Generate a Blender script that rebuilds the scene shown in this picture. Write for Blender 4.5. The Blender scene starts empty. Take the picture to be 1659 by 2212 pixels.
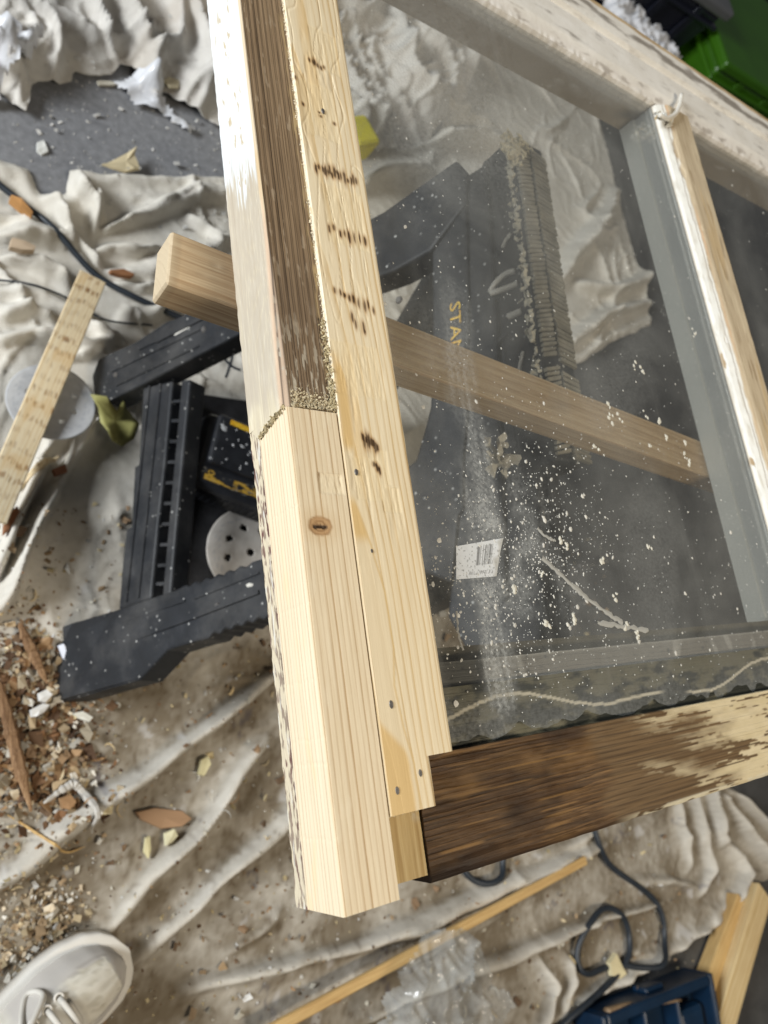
import bpy, math, random
import numpy as np
from mathutils import Matrix, Vector
rng = np.random.default_rng(7); random.seed(7)
sc = bpy.context.scene
C = sc.collection

# ------------------------------------------------------------------ camera
cam_d = bpy.data.cameras.new("camera"); cam = bpy.data.objects.new("camera", cam_d); C.objects.link(cam); sc.camera = cam
R = Matrix(((0.80552, -0.04217, -0.59107), (-0.13673, 0.95732, -0.25464), (0.57658, 0.28593, 0.76537)))
M4 = R.to_4x4(); M4.translation = Vector((0, 0, 1.0)); cam.matrix_world = M4
cam_d.sensor_fit = 'VERTICAL'; cam_d.sensor_height = 36.0; cam_d.lens = 36.0 * 1640 / 2212
cam_d.clip_start = 0.02; cam_d.clip_end = 60
cam_d.dof.use_dof = True; cam_d.dof.focus_distance = 0.40; cam_d.dof.aperture_fstop = 10.5

# ------------------------------------------------------------------ light: dim garage, open door on the photographer's side
W_ = bpy.data.worlds.new("World"); sc.world = W_; W_.use_nodes = True
bg = W_.node_tree.nodes["Background"]; bg.inputs[0].default_value = (0.93, 0.95, 1.0, 1); bg.inputs[1].default_value = 0.062
def area(name, loc, target, sx, sy, power, col):
    l = bpy.data.lights.new(name, 'AREA'); l.shape = 'RECTANGLE'; l.size = sx; l.size_y = sy; l.energy = power; l.color = col
    o = bpy.data.objects.new(name, l); C.objects.link(o); o.location = loc
    o.rotation_euler = (Vector(target) - Vector(loc)).to_track_quat('-Z', 'Y').to_euler(); return o
area("garage_door_light", (-2.6, 0.7, 1.55), (0.4, 0.3, 0.5), 1.25, 0.9, 130, (0.93, 0.97, 1.0))
area("ceiling_light", (0.9, -1.0, 2.5), (0.7, 0.2, 0.4), 0.9, 0.35, 30, (1.0, 0.88, 0.70))
sc.view_settings.view_transform = 'Standard'; sc.view_settings.look = 'None'; sc.view_settings.exposure = 0.2; sc.view_settings.gamma = 1.0

# ------------------------------------------------------------------ helpers
def smooth(a, b, x):
    t = np.clip((x - a) / (b - a + 1e-12), 0, 1); return t * t * (3 - 2 * t)
def perlin(x, y, seed=0):
    r = np.random.default_rng(seed); p = r.permutation(512); g = r.uniform(0, 2 * np.pi, 512); gx, gy = np.cos(g), np.sin(g)
    x = np.asarray(x, float); y = np.asarray(y, float)
    xi = np.floor(x).astype(int); yi = np.floor(y).astype(int); fx = x - xi; fy = y - yi
    u = fx ** 3 * (fx * (fx * 6 - 15) + 10); v = fy ** 3 * (fy * (fy * 6 - 15) + 10)
    def gr(ix, iy, dx, dy):
        h = p[(p[ix & 511] + iy) & 511]; return gx[h] * dx + gy[h] * dy
    a = gr(xi, yi, fx, fy); b = gr(xi + 1, yi, fx - 1, fy); c = gr(xi, yi + 1, fx, fy - 1); d = gr(xi + 1, yi + 1, fx - 1, fy - 1)
    return (a + (b - a) * u + (c - a) * v + (a - b - c + d) * u * v) * 1.5
def fbm(x, y, seed=0, o=4):
    s = 0; amp = 1; t = 0
    for i in range(o):
        s = s + amp * perlin(x * 2 ** i, y * 2 ** i, seed + i); t += amp; amp *= .5
    return s / t
def polydist(x, y, pl):
    """distance to a polyline, signed by side, and parameter along it"""
    best = np.full(x.shape, 1e9); side = np.zeros(x.shape); par = np.zeros(x.shape); n = len(pl) - 1
    for i in range(n):
        ax, ay = pl[i][:2]; bx, by = pl[i + 1][:2]; dx, dy = bx - ax, by - ay; L = dx * dx + dy * dy + 1e-12
        t = np.clip(((x - ax) * dx + (y - ay) * dy) / L, 0, 1); ex = x - ax - t * dx; ey = y - ay - t * dy
        d = np.hypot(ex, ey); m = d < best
        best = np.where(m, d, best); side = np.where(m, np.sign(dx * ey - dy * ex), side); par = np.where(m, (i + t) / n, par)
    return best, side, par
def inpoly(x, y, pl):
    c = np.zeros(x.shape, bool); n = len(pl)
    for i in range(n):
        x1, y1 = pl[i][:2]; x2, y2 = pl[(i + 1) % n][:2]
        c ^= ((y1 > y) != (y2 > y)) & (x < (x2 - x1) * (y - y1) / (y2 - y1 + 1e-12) + x1)
    return c

wloc = {}
def put(name, me, parent=None, loc=(0, 0, 0)):
    o = bpy.data.objects.new(name, me); C.objects.link(o)
    if parent is not None:
        o.parent = parent; pl = wloc[parent.name]; o.location = Vector(loc) - Vector(pl)
    else: o.location = loc
    wloc[o.name] = tuple(loc); return o
def mesh(name, V, F, mat, parent=None, loc=None, ov=None, smooth_=False, ang=None):
    """V: world vertices, F: list of faces or (m,4) array plus optional list of ngons"""
    V = np.asarray(V, float)
    if loc is None: loc = wloc[parent.name] if parent is not None else tuple(np.round([V[:, 0].mean(), V[:, 1].mean(), V[:, 2].min()], 4))
    V = V - np.array(loc); me = bpy.data.meshes.new(name)
    if isinstance(F, tuple): quads, ng = F
    else: quads, ng = None, F
    nq = 0 if quads is None else len(quads)
    loops = ([] if quads is None else [np.asarray(quads, np.int32).ravel()]) + [np.asarray(f, np.int32) for f in ng]
    tot = np.array([4] * nq + [len(f) for f in ng], np.int32); li = np.concatenate(loops)
    st = np.concatenate([[0], np.cumsum(tot)[:-1]]).astype(np.int32)
    me.vertices.add(len(V)); me.vertices.foreach_set("co", V.astype(np.float32).ravel())
    me.loops.add(len(li)); me.loops.foreach_set("vertex_index", li)
    me.polygons.add(len(tot)); me.polygons.foreach_set("loop_start", st); me.polygons.foreach_set("loop_total", tot)
    me.update(calc_edges=True); me.validate()
    if ov is not None:
        at = me.color_attributes.new("ov", 'FLOAT_COLOR', 'POINT'); at.data.foreach_set("color", np.asarray(ov, np.float32).ravel())
    if not smooth_: me.polygons.foreach_set("use_smooth", np.zeros(len(me.polygons), bool))
    else:
        me.polygons.foreach_set("use_smooth", np.ones(len(me.polygons), bool))
        if ang: me.set_sharp_from_angle(angle=math.radians(ang))
    me.materials.append(mat); return put(name, me, parent, loc)
def thing(name, label, cat, loc, group=None):
    o = bpy.data.objects.new(name, None); C.objects.link(o); o.location = loc; o.empty_display_size = .02
    wloc[o.name] = tuple(loc); return tag(o, label, cat, group)
def tag(o, label=None, cat=None, group=None, kind=None):
    for k, v in (("label", label), ("category", cat), ("group", group), ("kind", kind)):
        if v: o[k] = v
    return o
class Acc:
    """collects loose pieces into one mesh"""
    def __init__(s): s.V = []; s.F = []; s.n = 0; s.c = []
    def add(s, V, F, col=None):
        s.V.append(np.asarray(V, float)); s.F += [[i + s.n for i in f] for f in F]; s.n += len(V)
        if col is not None: s.c.append(np.tile(np.array(list(col) + [1.0]), (len(V), 1)))
    def build(s, name, mat, parent=None, loc=None, **k):
        return mesh(name, np.concatenate(s.V), s.F, mat, parent, loc, ov=np.concatenate(s.c) if s.c else None, **k)
BOXF = [[0, 3, 2, 1], [4, 5, 6, 7], [0, 1, 5, 4], [1, 2, 6, 5], [2, 3, 7, 6], [3, 0, 4, 7]]
def boxv(x0, x1, y0, y1, z0, z1):
    return np.array([(x0, y0, z0), (x1, y0, z0), (x1, y1, z0), (x0, y1, z0), (x0, y0, z1), (x1, y0, z1), (x1, y1, z1), (x0, y1, z1)])
def box(name, b, mat, parent=None, bevel=0.0, rot=None, loc=None):
    V = boxv(*b)
    if rot is not None:
        c = V.mean(0); V = (V - c) @ np.array(rot).T + c
    o = mesh(name, V, BOXF, mat, parent, loc)
    if bevel: bev(o, bevel)
    return o
def bev(o, w, seg=2):
    m = o.modifiers.new("bevel", 'BEVEL'); m.width = w; m.segments = seg; m.limit_method = 'ANGLE'; m.angle_limit = math.radians(35); return o
def rotz(a): return np.array(((math.cos(a), -math.sin(a), 0), (math.sin(a), math.cos(a), 0), (0, 0, 1)))
def prism(poly, off):
    """polygon (world pts) extruded by vector off"""
    P = np.asarray(poly, float); n = len(P); V = np.concatenate([P, P + np.asarray(off)])
    F = [list(range(n)), list(range(2 * n - 1, n - 1, -1))] + [[i, i + n, (i + 1) % n + n, (i + 1) % n] for i in range(n)]
    return V, F
def tube(pts, r, seg=10, cap=True):
    P = np.asarray(pts, float); T = np.gradient(P, axis=0); T /= np.linalg.norm(T, axis=1)[:, None] + 1e-9
    up = np.array((0, 0, 1.0)); A = np.cross(T, up); bad = np.linalg.norm(A, axis=1) < .1; A[bad] = np.cross(T[bad], (1, 0, 0)); A /= np.linalg.norm(A, axis=1)[:, None]
    B = np.cross(T, A); rr = np.broadcast_to(np.asarray(r, float), (len(P),)); a = np.linspace(0, 2 * np.pi, seg, endpoint=False)
    V = P[:, None, :] + rr[:, None, None] * (A[:, None, :] * np.cos(a)[None, :, None] + B[:, None, :] * np.sin(a)[None, :, None])
    F = [[i * seg + j, i * seg + (j + 1) % seg, (i + 1) * seg + (j + 1) % seg, (i + 1) * seg + j] for i in range(len(P) - 1) for j in range(seg)]
    if cap: F += [list(range(seg - 1, -1, -1)), list(range((len(P) - 1) * seg, len(P) * seg))]
    return V.reshape(-1, 3), F
def spline(pts, n=12):
    P = np.asarray(pts, float); P = np.vstack([2 * P[0] - P[1], P, 2 * P[-1] - P[-2]]); out = []
    for i in range(1, len(P) - 2):
        for t in np.linspace(0, 1, n, endpoint=False):
            p0, p1, p2, p3 = P[i - 1:i + 3]
            out.append(.5 * (2 * p1 + (p2 - p0) * t + (2 * p0 - 5 * p1 + 4 * p2 - p3) * t * t + (3 * p1 - p0 - 3 * p2 + p3) * t ** 3))
    out.append(P[-2]); return np.array(out)
def dense(pts, steps):
    """closed profile resampled edge by edge"""
    out = []
    for i, s in enumerate(steps):
        a = np.array(pts[i]); b = np.array(pts[(i + 1) % len(pts)]); n = max(1, int(round(np.linalg.norm(b - a) / s)))
        out += [a + (b - a) * t for t in np.arange(n) / n]
    return np.array(out)
def extrude(name, prof, ls, mat, parent, axis='y', disp=None, paint=None, warp=None, sm=True):
    """closed (a,z) profile swept along ls; axis y: a=x, axis x: a=y.  prof may be a function of l"""
    pf = prof if callable(prof) else (lambda l: prof)
    A = np.array([pf(l) for l in ls]); nl, m = A.shape[:2]; L = np.repeat(np.asarray(ls)[:, None], m, 1)
    a, z = A[..., 0], A[..., 1]
    if disp is not None:
        ta = np.roll(a, -1, 1) - np.roll(a, 1, 1); tz = np.roll(z, -1, 1) - np.roll(z, 1, 1); ln = np.hypot(ta, tz) + 1e-12
        na, nz = -tz / ln, ta / ln
        d = disp(a, L, z); a, z = a + na * d, z + nz * d
    P = np.stack([a, L, z], -1) if axis == 'y' else np.stack([L, a, z], -1)
    if warp is not None: P = warp(P)
    ov = paint(a, L, z).reshape(-1, 4) if paint is not None else np.zeros((nl * m, 4))
    i = np.arange(nl - 1)[:, None]; j = np.arange(m)[None, :]; jn = (j + 1) % m
    q = np.stack([i * m + j, (i + 1) * m + j, (i + 1) * m + jn, i * m + jn], -1).reshape(-1, 4)
    c0, c1 = list(range(m)), list(range((nl - 1) * m, nl * m))[::-1]
    if axis == 'y': q = q[:, ::-1]; c0.reverse(); c1.reverse()
    return mesh(name, P.reshape(-1, 3), (q, [c0, c1]), mat, parent, ov=ov, smooth_=sm, ang=40)
# profiles are listed clockwise (outer left bottom -> left top -> right top -> right bottom) so that the offset normal points out
def layers(shape, *ls):
    """stack (mask, colour) layers into an rgba override"""
    rgb = np.zeros(shape + (3,)); al = np.zeros(shape)
    for m, col in ls:
        m = np.clip(m, 0, 1); a2 = m + al * (1 - m); col = np.broadcast_to(np.asarray(col, float), shape + (3,))
        rgb = np.where(a2[..., None] > 1e-6, (col * m[..., None] + rgb * (al * (1 - m))[..., None]) / np.maximum(a2, 1e-6)[..., None], rgb); al = a2
    return np.concatenate([rgb, al[..., None]], -1)

# ------------------------------------------------------------------ materials
def N(nt, t, ins=None, **pr):
    n = nt.nodes.new('ShaderNode' + t)
    for k, v in pr.items(): setattr(n, k, v)
    for k, v in (ins or {}).items():
        if isinstance(v, bpy.types.NodeSocket): nt.links.new(v, n.inputs[k])
        else: n.inputs[k].default_value = v
    return n
def mth(nt, op, a, b=0.0): return N(nt, 'Math', {0: a, 1: b}, operation=op).outputs[0]
def mixc(nt, f, a, b, bl='MIX'):
    n = N(nt, 'Mix', None, data_type='RGBA', blend_type=bl)
    for k, v in ((0, f), (6, a), (7, b)):
        if isinstance(v, bpy.types.NodeSocket): nt.links.new(v, n.inputs[k])
        else: n.inputs[k].default_value = (tuple(v) + (1,) if k and len(v) == 3 else v)
    return n.outputs[2]
def ramp(nt, f, stops):
    n = N(nt, 'ValToRGB', {0: f}); e = n.color_ramp.elements
    while len(e) < len(stops): e.new(.5)
    for k, (p, c) in zip(e, stops):
        k.position = p; k.color = (tuple(c) + (1,)) if not np.isscalar(c) else (c, c, c, 1)
    return n.outputs[0]
def base(name):
    m = bpy.data.materials.new(name); m.use_nodes = True; nt = m.node_tree; return m, nt, nt.nodes["Principled BSDF"]
def coords(nt, scale=(1, 1, 1), loc=(0, 0, 0)):
    tc = N(nt, 'TexCoord'); return N(nt, 'Mapping', {0: tc.outputs['Object'], 1: loc, 3: scale}).outputs[0]
def noise(nt, vec, s, d=4, r=.55, dist=0.0): return N(nt, 'TexNoise', {'Vector': vec, 'Scale': s, 'Detail': d, 'Roughness': r, 'Distortion': dist}).outputs['Fac']
def overlay(nt, col):
    at = N(nt, 'VertexColor', None, layer_name='ov'); return mixc(nt, at.outputs['Alpha'], col, at.outputs['Color'])
def bump(nt, h, st, dist, bs):
    b = N(nt, 'Bump', {'Strength': st, 'Distance': dist, 'Height': h}); nt.links.new(b.outputs[0], bs.inputs['Normal']); return b
def wood(name, early, late, axis='y', freq=260, c=(0.0, -0.05), warp=.004, tilt=0.0, late_w=.25, rough=.6, blotch=.12, grain=.12, bst=.25, irr=1.6, lstretch=1.0):
    """ring wood: rings of the given frequency around an axis at offset c, stretched along the board"""
    m, nt, bs = base(name); tc = N(nt, 'TexCoord').outputs['Object']; sp = N(nt, 'SeparateXYZ', {0: tc})
    X, Y, Z = sp.outputs; L, A = (Y, X) if axis == 'y' else (X, Y)
    v1 = N(nt, 'CombineXYZ', {0: mth(nt, 'MULTIPLY', A, 14), 1: mth(nt, 'MULTIPLY', L, 5 * lstretch), 2: mth(nt, 'MULTIPLY', Z, 14)}).outputs[0]
    v2 = N(nt, 'CombineXYZ', {0: mth(nt, 'MULTIPLY', A, 900), 1: mth(nt, 'MULTIPLY', L, 26), 2: mth(nt, 'MULTIPLY', Z, 900)}).outputs[0]
    v3 = N(nt, 'CombineXYZ', {0: mth(nt, 'MULTIPLY', A, 110), 1: mth(nt, 'MULTIPLY', L, 40 * lstretch), 2: mth(nt, 'MULTIPLY', Z, 110)}).outputs[0]
    w = mth(nt, 'MULTIPLY', mth(nt, 'SUBTRACT', noise(nt, v1, 1.0, 2), .5), warp * 2)
    w2 = mth(nt, 'MULTIPLY', mth(nt, 'SUBTRACT', noise(nt, v3, 1.0, 2), .5), warp * .22)
    a = mth(nt, 'SUBTRACT', A, c[0]); b = mth(nt, 'ADD', mth(nt, 'SUBTRACT', Z, c[1]), mth(nt, 'MULTIPLY', L, tilt))
    r = mth(nt, 'SQRT', mth(nt, 'ADD', mth(nt, 'MULTIPLY', a, a), mth(nt, 'MULTIPLY', b, b)))
    r = mth(nt, 'ADD', mth(nt, 'ADD', r, w), w2); rf = mth(nt, 'MULTIPLY', r, freq); n1d = N(nt, 'TexNoise', {'W': mth(nt, 'MULTIPLY', rf, .45), 'Scale': 1.0, 'Detail': 1.0}, noise_dimensions='1D').outputs['Fac']
    rf = mth(nt, 'ADD', rf, mth(nt, 'MULTIPLY', n1d, irr)); f = mth(nt, 'FRACT', rf); wn = N(nt, 'TexWhiteNoise', {'W': mth(nt, 'FLOOR', rf)}, noise_dimensions='1D').outputs['Value']
    rk = ramp(nt, f, [(0, 0.0), (max(.02, 1 - late_w * 2.6), .06), (1 - late_w * .8, .9), (1 - late_w * .25, 1.0), (1.0, 0.0)])
    rk = mth(nt, 'MULTIPLY', rk, mth(nt, 'ADD', mth(nt, 'MULTIPLY', wn, .6), .4)); col = mixc(nt, rk, early, late)
    bl = noise(nt, v1, .8, 4); col = mixc(nt, blotch * 2, col, ramp(nt, bl, [(.3, .25), (.7, .95)]), 'SOFT_LIGHT')
    g = noise(nt, v2, 1.0, 5, .65); col = mixc(nt, grain * 2.2, col, ramp(nt, g, [(.3, .1), (.7, .95)]), 'SOFT_LIGHT')
    col = overlay(nt, col); nt.links.new(col, bs.inputs['Base Color']); bs.inputs['Roughness'].default_value = rough; bs.inputs['Specular IOR Level'].default_value = .3
    h = mth(nt, 'SUBTRACT', mth(nt, 'MULTIPLY', g, .8), mth(nt, 'MULTIPLY', rk, .35)); bump(nt, h, bst, .0006, bs); return m
def plain(name, col, rough=.5, spec=.4, var=.15, scale=20, bst=.1, bsc=200, bd=.001, ov=False, metal=0.0):
    m, nt, bs = base(name); v = coords(nt); n1 = noise(nt, v, scale, 5)
    c = mixc(nt, var * 2, col, ramp(nt, n1, [(.25, .15), (.75, .9)]), 'SOFT_LIGHT')
    if ov: c = overlay(nt, c)
    nt.links.new(c, bs.inputs['Base Color']); bs.inputs['Roughness'].default_value = rough; bs.inputs['Specular IOR Level'].default_value = spec; bs.inputs['Metallic'].default_value = metal
    if bst: bump(nt, noise(nt, v, bsc, 4), bst, bd, bs)
    return m

M = {}
def build_concrete():
    m, nt, bs = base("concrete"); v = coords(nt); n1 = noise(nt, v, 3.0, 6, .6); n2 = noise(nt, v, 90, 5, .65)
    c = ramp(nt, n1, [(.3, (.17, .172, .182)), (.5, (.225, .228, .24)), (.72, (.29, .29, .295))])
    c = mixc(nt, .5, c, ramp(nt, n2, [(.3, .2), (.7, .85)]), 'SOFT_LIGHT')
    v3 = N(nt, 'TexVoronoi', {'Vector': v, 'Scale': 55.0}); sp = ramp(nt, v3.outputs['Distance'], [(.0, 1.0), (.055, 1.0), (.09, 0.0)])
    sp = mth(nt, 'MULTIPLY', sp, ramp(nt, noise(nt, v, 6, 3), [(.5, 0.0), (.62, .55)])); c = mixc(nt, sp, c, (.62, .61, .58))
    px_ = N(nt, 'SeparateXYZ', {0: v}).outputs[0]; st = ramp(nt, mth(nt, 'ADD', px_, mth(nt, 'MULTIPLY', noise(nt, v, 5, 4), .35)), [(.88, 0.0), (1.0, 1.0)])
    far_tone = ramp(nt, noise(nt, v, 14, 6, .65), [(.3, (.028, .028, .027)), (.5, (.050, .049, .047)), (.7, (.078, .076, .072))]); c = mixc(nt, mth(nt, 'MULTIPLY', st, .9), c, far_tone)   # slab darker on the far side
    nt.links.new(c, bs.inputs['Base Color']); bs.inputs['Roughness'].default_value = .72; bump(nt, n2, .25, .002, bs); return m
def build_canvas(name, col):
    m, nt, bs = base(name); v = coords(nt); n1 = noise(nt, v, 9, 6, .65); n2 = noise(nt, v, 60, 5, .6)
    c = mixc(nt, .35, col, ramp(nt, n1, [(.25, .2), (.75, .85)]), 'SOFT_LIGHT')
    c = mixc(nt, .3, c, ramp(nt, n2, [(.3, .2), (.7, .8)]), 'SOFT_LIGHT')
    c = overlay(nt, c); nt.links.new(c, bs.inputs['Base Color']); bs.inputs['Roughness'].default_value = .95; bs.inputs['Specular IOR Level'].default_value = .1
    wv = N(nt, 'TexWave', {'Vector': v, 'Scale': 420.0, 'Distortion': 2.0}).outputs['Fac']
    n3 = noise(nt, v, 38, 3, .5, 1.2); cr = mth(nt, 'ABSOLUTE', mth(nt, 'SUBTRACT', n3, .5)); h = mth(nt, 'SUBTRACT', mth(nt, 'ADD', mth(nt, 'MULTIPLY', wv, .2), mth(nt, 'MULTIPLY', n2, .8)), mth(nt, 'MULTIPLY', cr, 2.4)); bump(nt, h, .28, .0030, bs)
    return m
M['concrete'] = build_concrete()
M['canvas'] = build_canvas("canvas", (.65, .615, .545)); M['canvas2'] = build_canvas("canvas_clean", (.66, .63, .58))
PINE_E, PINE_L = (.74, .56, .33), (.53, .31, .12)
M['trim'] = wood("pine_trim", (.74, .62, .42), (.54, .37, .17), 'y', 330, (.004, .030), .0030, .030, .15, .45, .12, .10, irr=.9)
M['dutch'] = wood("pine_block", (.72, .60, .415), (.42, .27, .135), 'y', 470, (-.10, -.05), .0016, .004, .13, .55, .08, .12, lstretch=.5, irr=.7)
M['tenon'] = wood("aged_pine", (.62, .46, .22), (.42, .27, .10), 'y', 220, (-.02, .0), .004, .02, .3, .6, .2, .2)
M['stile'] = wood("old_stile_wood", (.23, .160, .095), (.028, .017, .010), 'y', 300, (-.16, .06), .0016, .003, .11, .7, .3, .2, bst=.6, lstretch=.4, irr=.8)
M['rail'] = wood("weathered_rail", (.125, .068, .027), (.028, .014, .006), 'x', 430, (.10, -.12), .003, .0, .35, .55, .45, .5, bst=.9)
M['raw'] = wood("raw_muntin_wood", (.50, .41, .28), (.34, .25, .14), 'y', 300, (.3, -.02), .003, .01, .3, .7, .3, .3)
M['paint'] = plain("old_cream_paint", (.78, .755, .70), .5, .4, .22, 30, .25, 220, .001, ov=True)
M['stick'] = wood("planed_batten", (.45, .335, .205), (.33, .22, .12), 'y', 260, (.05, -.04), .003, .01, .3, .6, .25, .2)
M['strip'] = wood("thin_strip", (.60, .40, .17), (.42, .25, .09), 'y', 300, (.04, -.03), .003, .01, .3, .6, .25, .2)
M['scrap'] = wood("pine_offcut", (.76, .63, .42), (.66, .49, .27), 'y', 260, (.03, -.02), .004, .02, .25, .6, .15, .12)
M['board'] = wood("pine_board", (.66, .50, .27), (.50, .33, .13), 'y', 200, (.06, -.05), .004, .01, .3, .6, .2, .15)
def build_black():
    m, nt, bs = base("black_plastic"); v = coords(nt); n1 = noise(nt, v, 25, 6, .7); n2 = noise(nt, v, 400, 3)
    c = ramp(nt, n1, [(.3, (.011, .012, .014)), (.6, (.019, .021, .025)), (.8, (.045, .046, .05))])
    vo = N(nt, 'TexVoronoi', {'Vector': v, 'Scale': 125.0}); sp = ramp(nt, vo.outputs['Distance'], [(.0, 1.0), (.13, 1.0), (.2, 0.0)])
    sp = mth(nt, 'MULTIPLY', sp, ramp(nt, N(nt, 'TexWhiteNoise', {'Vector': vo.outputs['Position']}).outputs['Value'], [(.55, 0.0), (.95, .8)]))
    c = mixc(nt, sp, c, (.55, .54, .51)); c = mixc(nt, mth(nt, 'MULTIPLY', ramp(nt, noise(nt, v, 12, 6, .7), [(.45, 0.0), (.75, 1.0)]), .16), c, (.33, .31, .28))
    c = overlay(nt, c); nt.links.new(c, bs.inputs['Base Color']); bs.inputs['Roughness'].default_value = .55; bs.inputs['Specular IOR Level'].default_value = .35; bump(nt, n2, .2, .0008, bs); return m
M['black'] = build_black()
M['charger'] = plain("charger_plastic", (.016, .017, .02), .4, .5, .3, 60, .15, 300, .0006, ov=True)
M['yellow'] = plain("yellow_print", (.72, .42, .03), .5, .4, .5, 160, 0)
M['cord'] = plain("cord_rubber", (.02, .026, .034), .45, .5, .2, 60, .1, 300, .0005)
M['disc'] = plain("sanding_disc_backing", (.46, .465, .475), .7, .2, .2, 60, .1, 500, .0005, ov=True)
M['disc2'] = plain("sanding_disc_dusty", (.56, .52, .47), .8, .2, .25, 60, .1, 500, .0005, ov=True)
M['putty'] = plain("dried_white_putty", (.66, .63, .56), .8, .2, .2, 60, .3, 260, .001)
M['flake'] = plain("loose_fragments", (.6, .58, .5), .8, .2, .1, 60, 0, ov=True)
M['nail'] = plain("nail_steel", (.16, .15, .14), .45, .5, .3, 900, 0, metal=.6)
M['gloss_white'] = plain("white_sheet_plastic", (.72, .73, .76), .25, .5, .1, 20, .15, 60, .002)
M['yellowfoam'] = plain("yellow_foam", (.80, .70, .04), .7, .2, .1, 40, .1, 200, .001)
M['green'] = plain("green_tote_plastic", (.035, .125, .003), .4, .5, .1, 10, .05, 300, .0005)
M['darktote'] = plain("dark_tote_plastic", (.012, .014, .024), .25, .5, .2, 6, .0)
M['greytote'] = plain("grey_lid_plastic", (.12, .125, .135), .35, .5, .1, 6, .0)
M['blue'] = plain("blue_case_plastic", (.003, .018, .045), .4, .5, .2, 20, .1, 200, .0008)
M['shoe'] = plain("offwhite_leather", (.70, .665, .575), .5, .35, .15, 30, .2, 350, .0006, ov=True)
M['sole'] = plain("cream_rubber_sole", (.70, .67, .61), .65, .3, .12, 30, .15, 300, .0006)
M['suede'] = plain("grey_suede_band", (.42, .395, .37), .9, .1, .15, 60, .3, 600, .0006)
M['lace'] = plain("cotton_lace", (.60, .57, .51), .9, .1, .1, 60, .4, 900, .0006)
M['leaf'] = plain("dry_leaf", (.30, .285, .10), .6, .3, .35, 45, .3, 120, .001)
M['sticker'] = plain("paper_label", (.68, .70, .71), .7, .3, .15, 260, 0, ov=True)
def build_clear(name, dusty, tint, rough=.03, streak=True):
    m, nt, bs = base(name); out = nt.nodes["Material Output"]; nt.nodes.remove(bs); v = coords(nt)
    tr = N(nt, 'BsdfTransparent', {0: tint + (1,)}); gl = N(nt, 'BsdfGlossy', {0: (1, 1, 1, 1), 'Roughness': rough})
    bf = N(nt, 'NewGeometry').outputs['Backfacing']; fr = N(nt, 'Fresnel', {'IOR': mth(nt, 'SUBTRACT', 1.45, mth(nt, 'MULTIPLY', bf, 1.45 - 1 / 1.45))}).outputs[0]; a = N(nt, 'MixShader', {0: fr, 1: tr.outputs[0], 2: gl.outputs[0]}).outputs[0]
    d = N(nt, 'BsdfDiffuse', {0: (.56, .575, .56, 1)}).outputs[0]
    n1 = ramp(nt, noise(nt, v, 9, 6, .65, .6), [(.35, .25), (.7, 1.6)]); f = mth(nt, 'MULTIPLY', n1, dusty)
    at = N(nt, 'VertexColor', None, layer_name='ov').outputs['Alpha']; nf = ramp(nt, noise(nt, v, 420, 4, .7), [(.35, .35), (.65, 1.5)]); f = mth(nt, 'ADD', f, mth(nt, 'MULTIPLY', at, nf))
    if streak:
        v2 = coords(nt, (60, 3, 1)); s = ramp(nt, noise(nt, v2, 1.0, 5, .7), [(.56, 0.0), (.75, .06)]); f = mth(nt, 'ADD', f, s)
        vo = N(nt, 'TexVoronoi', {'Vector': v, 'Scale': 160.0}); sp = ramp(nt, vo.outputs['Distance'], [(.0, 1.0), (.07, .9), (.12, 0.0)])
        sp = mth(nt, 'MULTIPLY', sp, ramp(nt, N(nt, 'TexWhiteNoise', {'Vector': vo.outputs['Position']}).outputs['Value'], [(.9, 0.0), (.92, .6)])); f = mth(nt, 'ADD', f, sp)
    mx = N(nt, 'MixShader', {0: f, 1: a, 2: d}); nt.links.new(mx.outputs[0], out.inputs[0]); return m
M['glass'] = build_clear("dusty_hazy_glass", .07, (.94, .942, .93))  # diffuse haze: dust on the pane plus a painted milky reflection
M['film'] = build_clear("clear_film", .36, (.93, .94, .95), .10, False)

# ------------------------------------------------------------------ floor and drop cloths
xs = np.array([-1.0, 5.5]); ys = np.array([-2.5, 5.0])
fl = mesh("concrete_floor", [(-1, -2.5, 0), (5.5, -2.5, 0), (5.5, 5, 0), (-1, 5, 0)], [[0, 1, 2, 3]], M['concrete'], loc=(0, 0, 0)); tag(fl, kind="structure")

MAIN = [(0.1086,0.8238),(0.1775,0.8309),(0.2108,0.8219),(0.2288,0.7839),(0.2644,0.8039),(0.2668,0.8422),(0.3061,0.8515),(0.4012,0.8769),(0.5338,0.9184),(0.6779,0.9713),(0.8259,1.1257),(1.0557,1.4495),(1.5343,1.7828),(2.0256,1.4014),(1.975,1.0988),(1.8054,0.9262),(1.5768,0.8185),(1.3383,0.6897),(1.0705,0.5173),(0.9479,0.3011),(0.9453,0.0882),(1.0872,-0.0975),(1.3162,-0.1549),(1.4764,-0.1966),(1.5808,-0.2411),(1.674,-0.3049),(1.7714,-0.4108),(1.7018,-0.4626),(1.5621,-0.4355),(1.5148,-0.4595),(1.4179,-0.4861),(1.2899,-0.4961),(1.1763,-0.5004),(1.0691,-0.4989),(0.963,-0.5079),(0.8548,-0.5459),(0.4721,-0.4958),(0.1075,-0.3335)]
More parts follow.
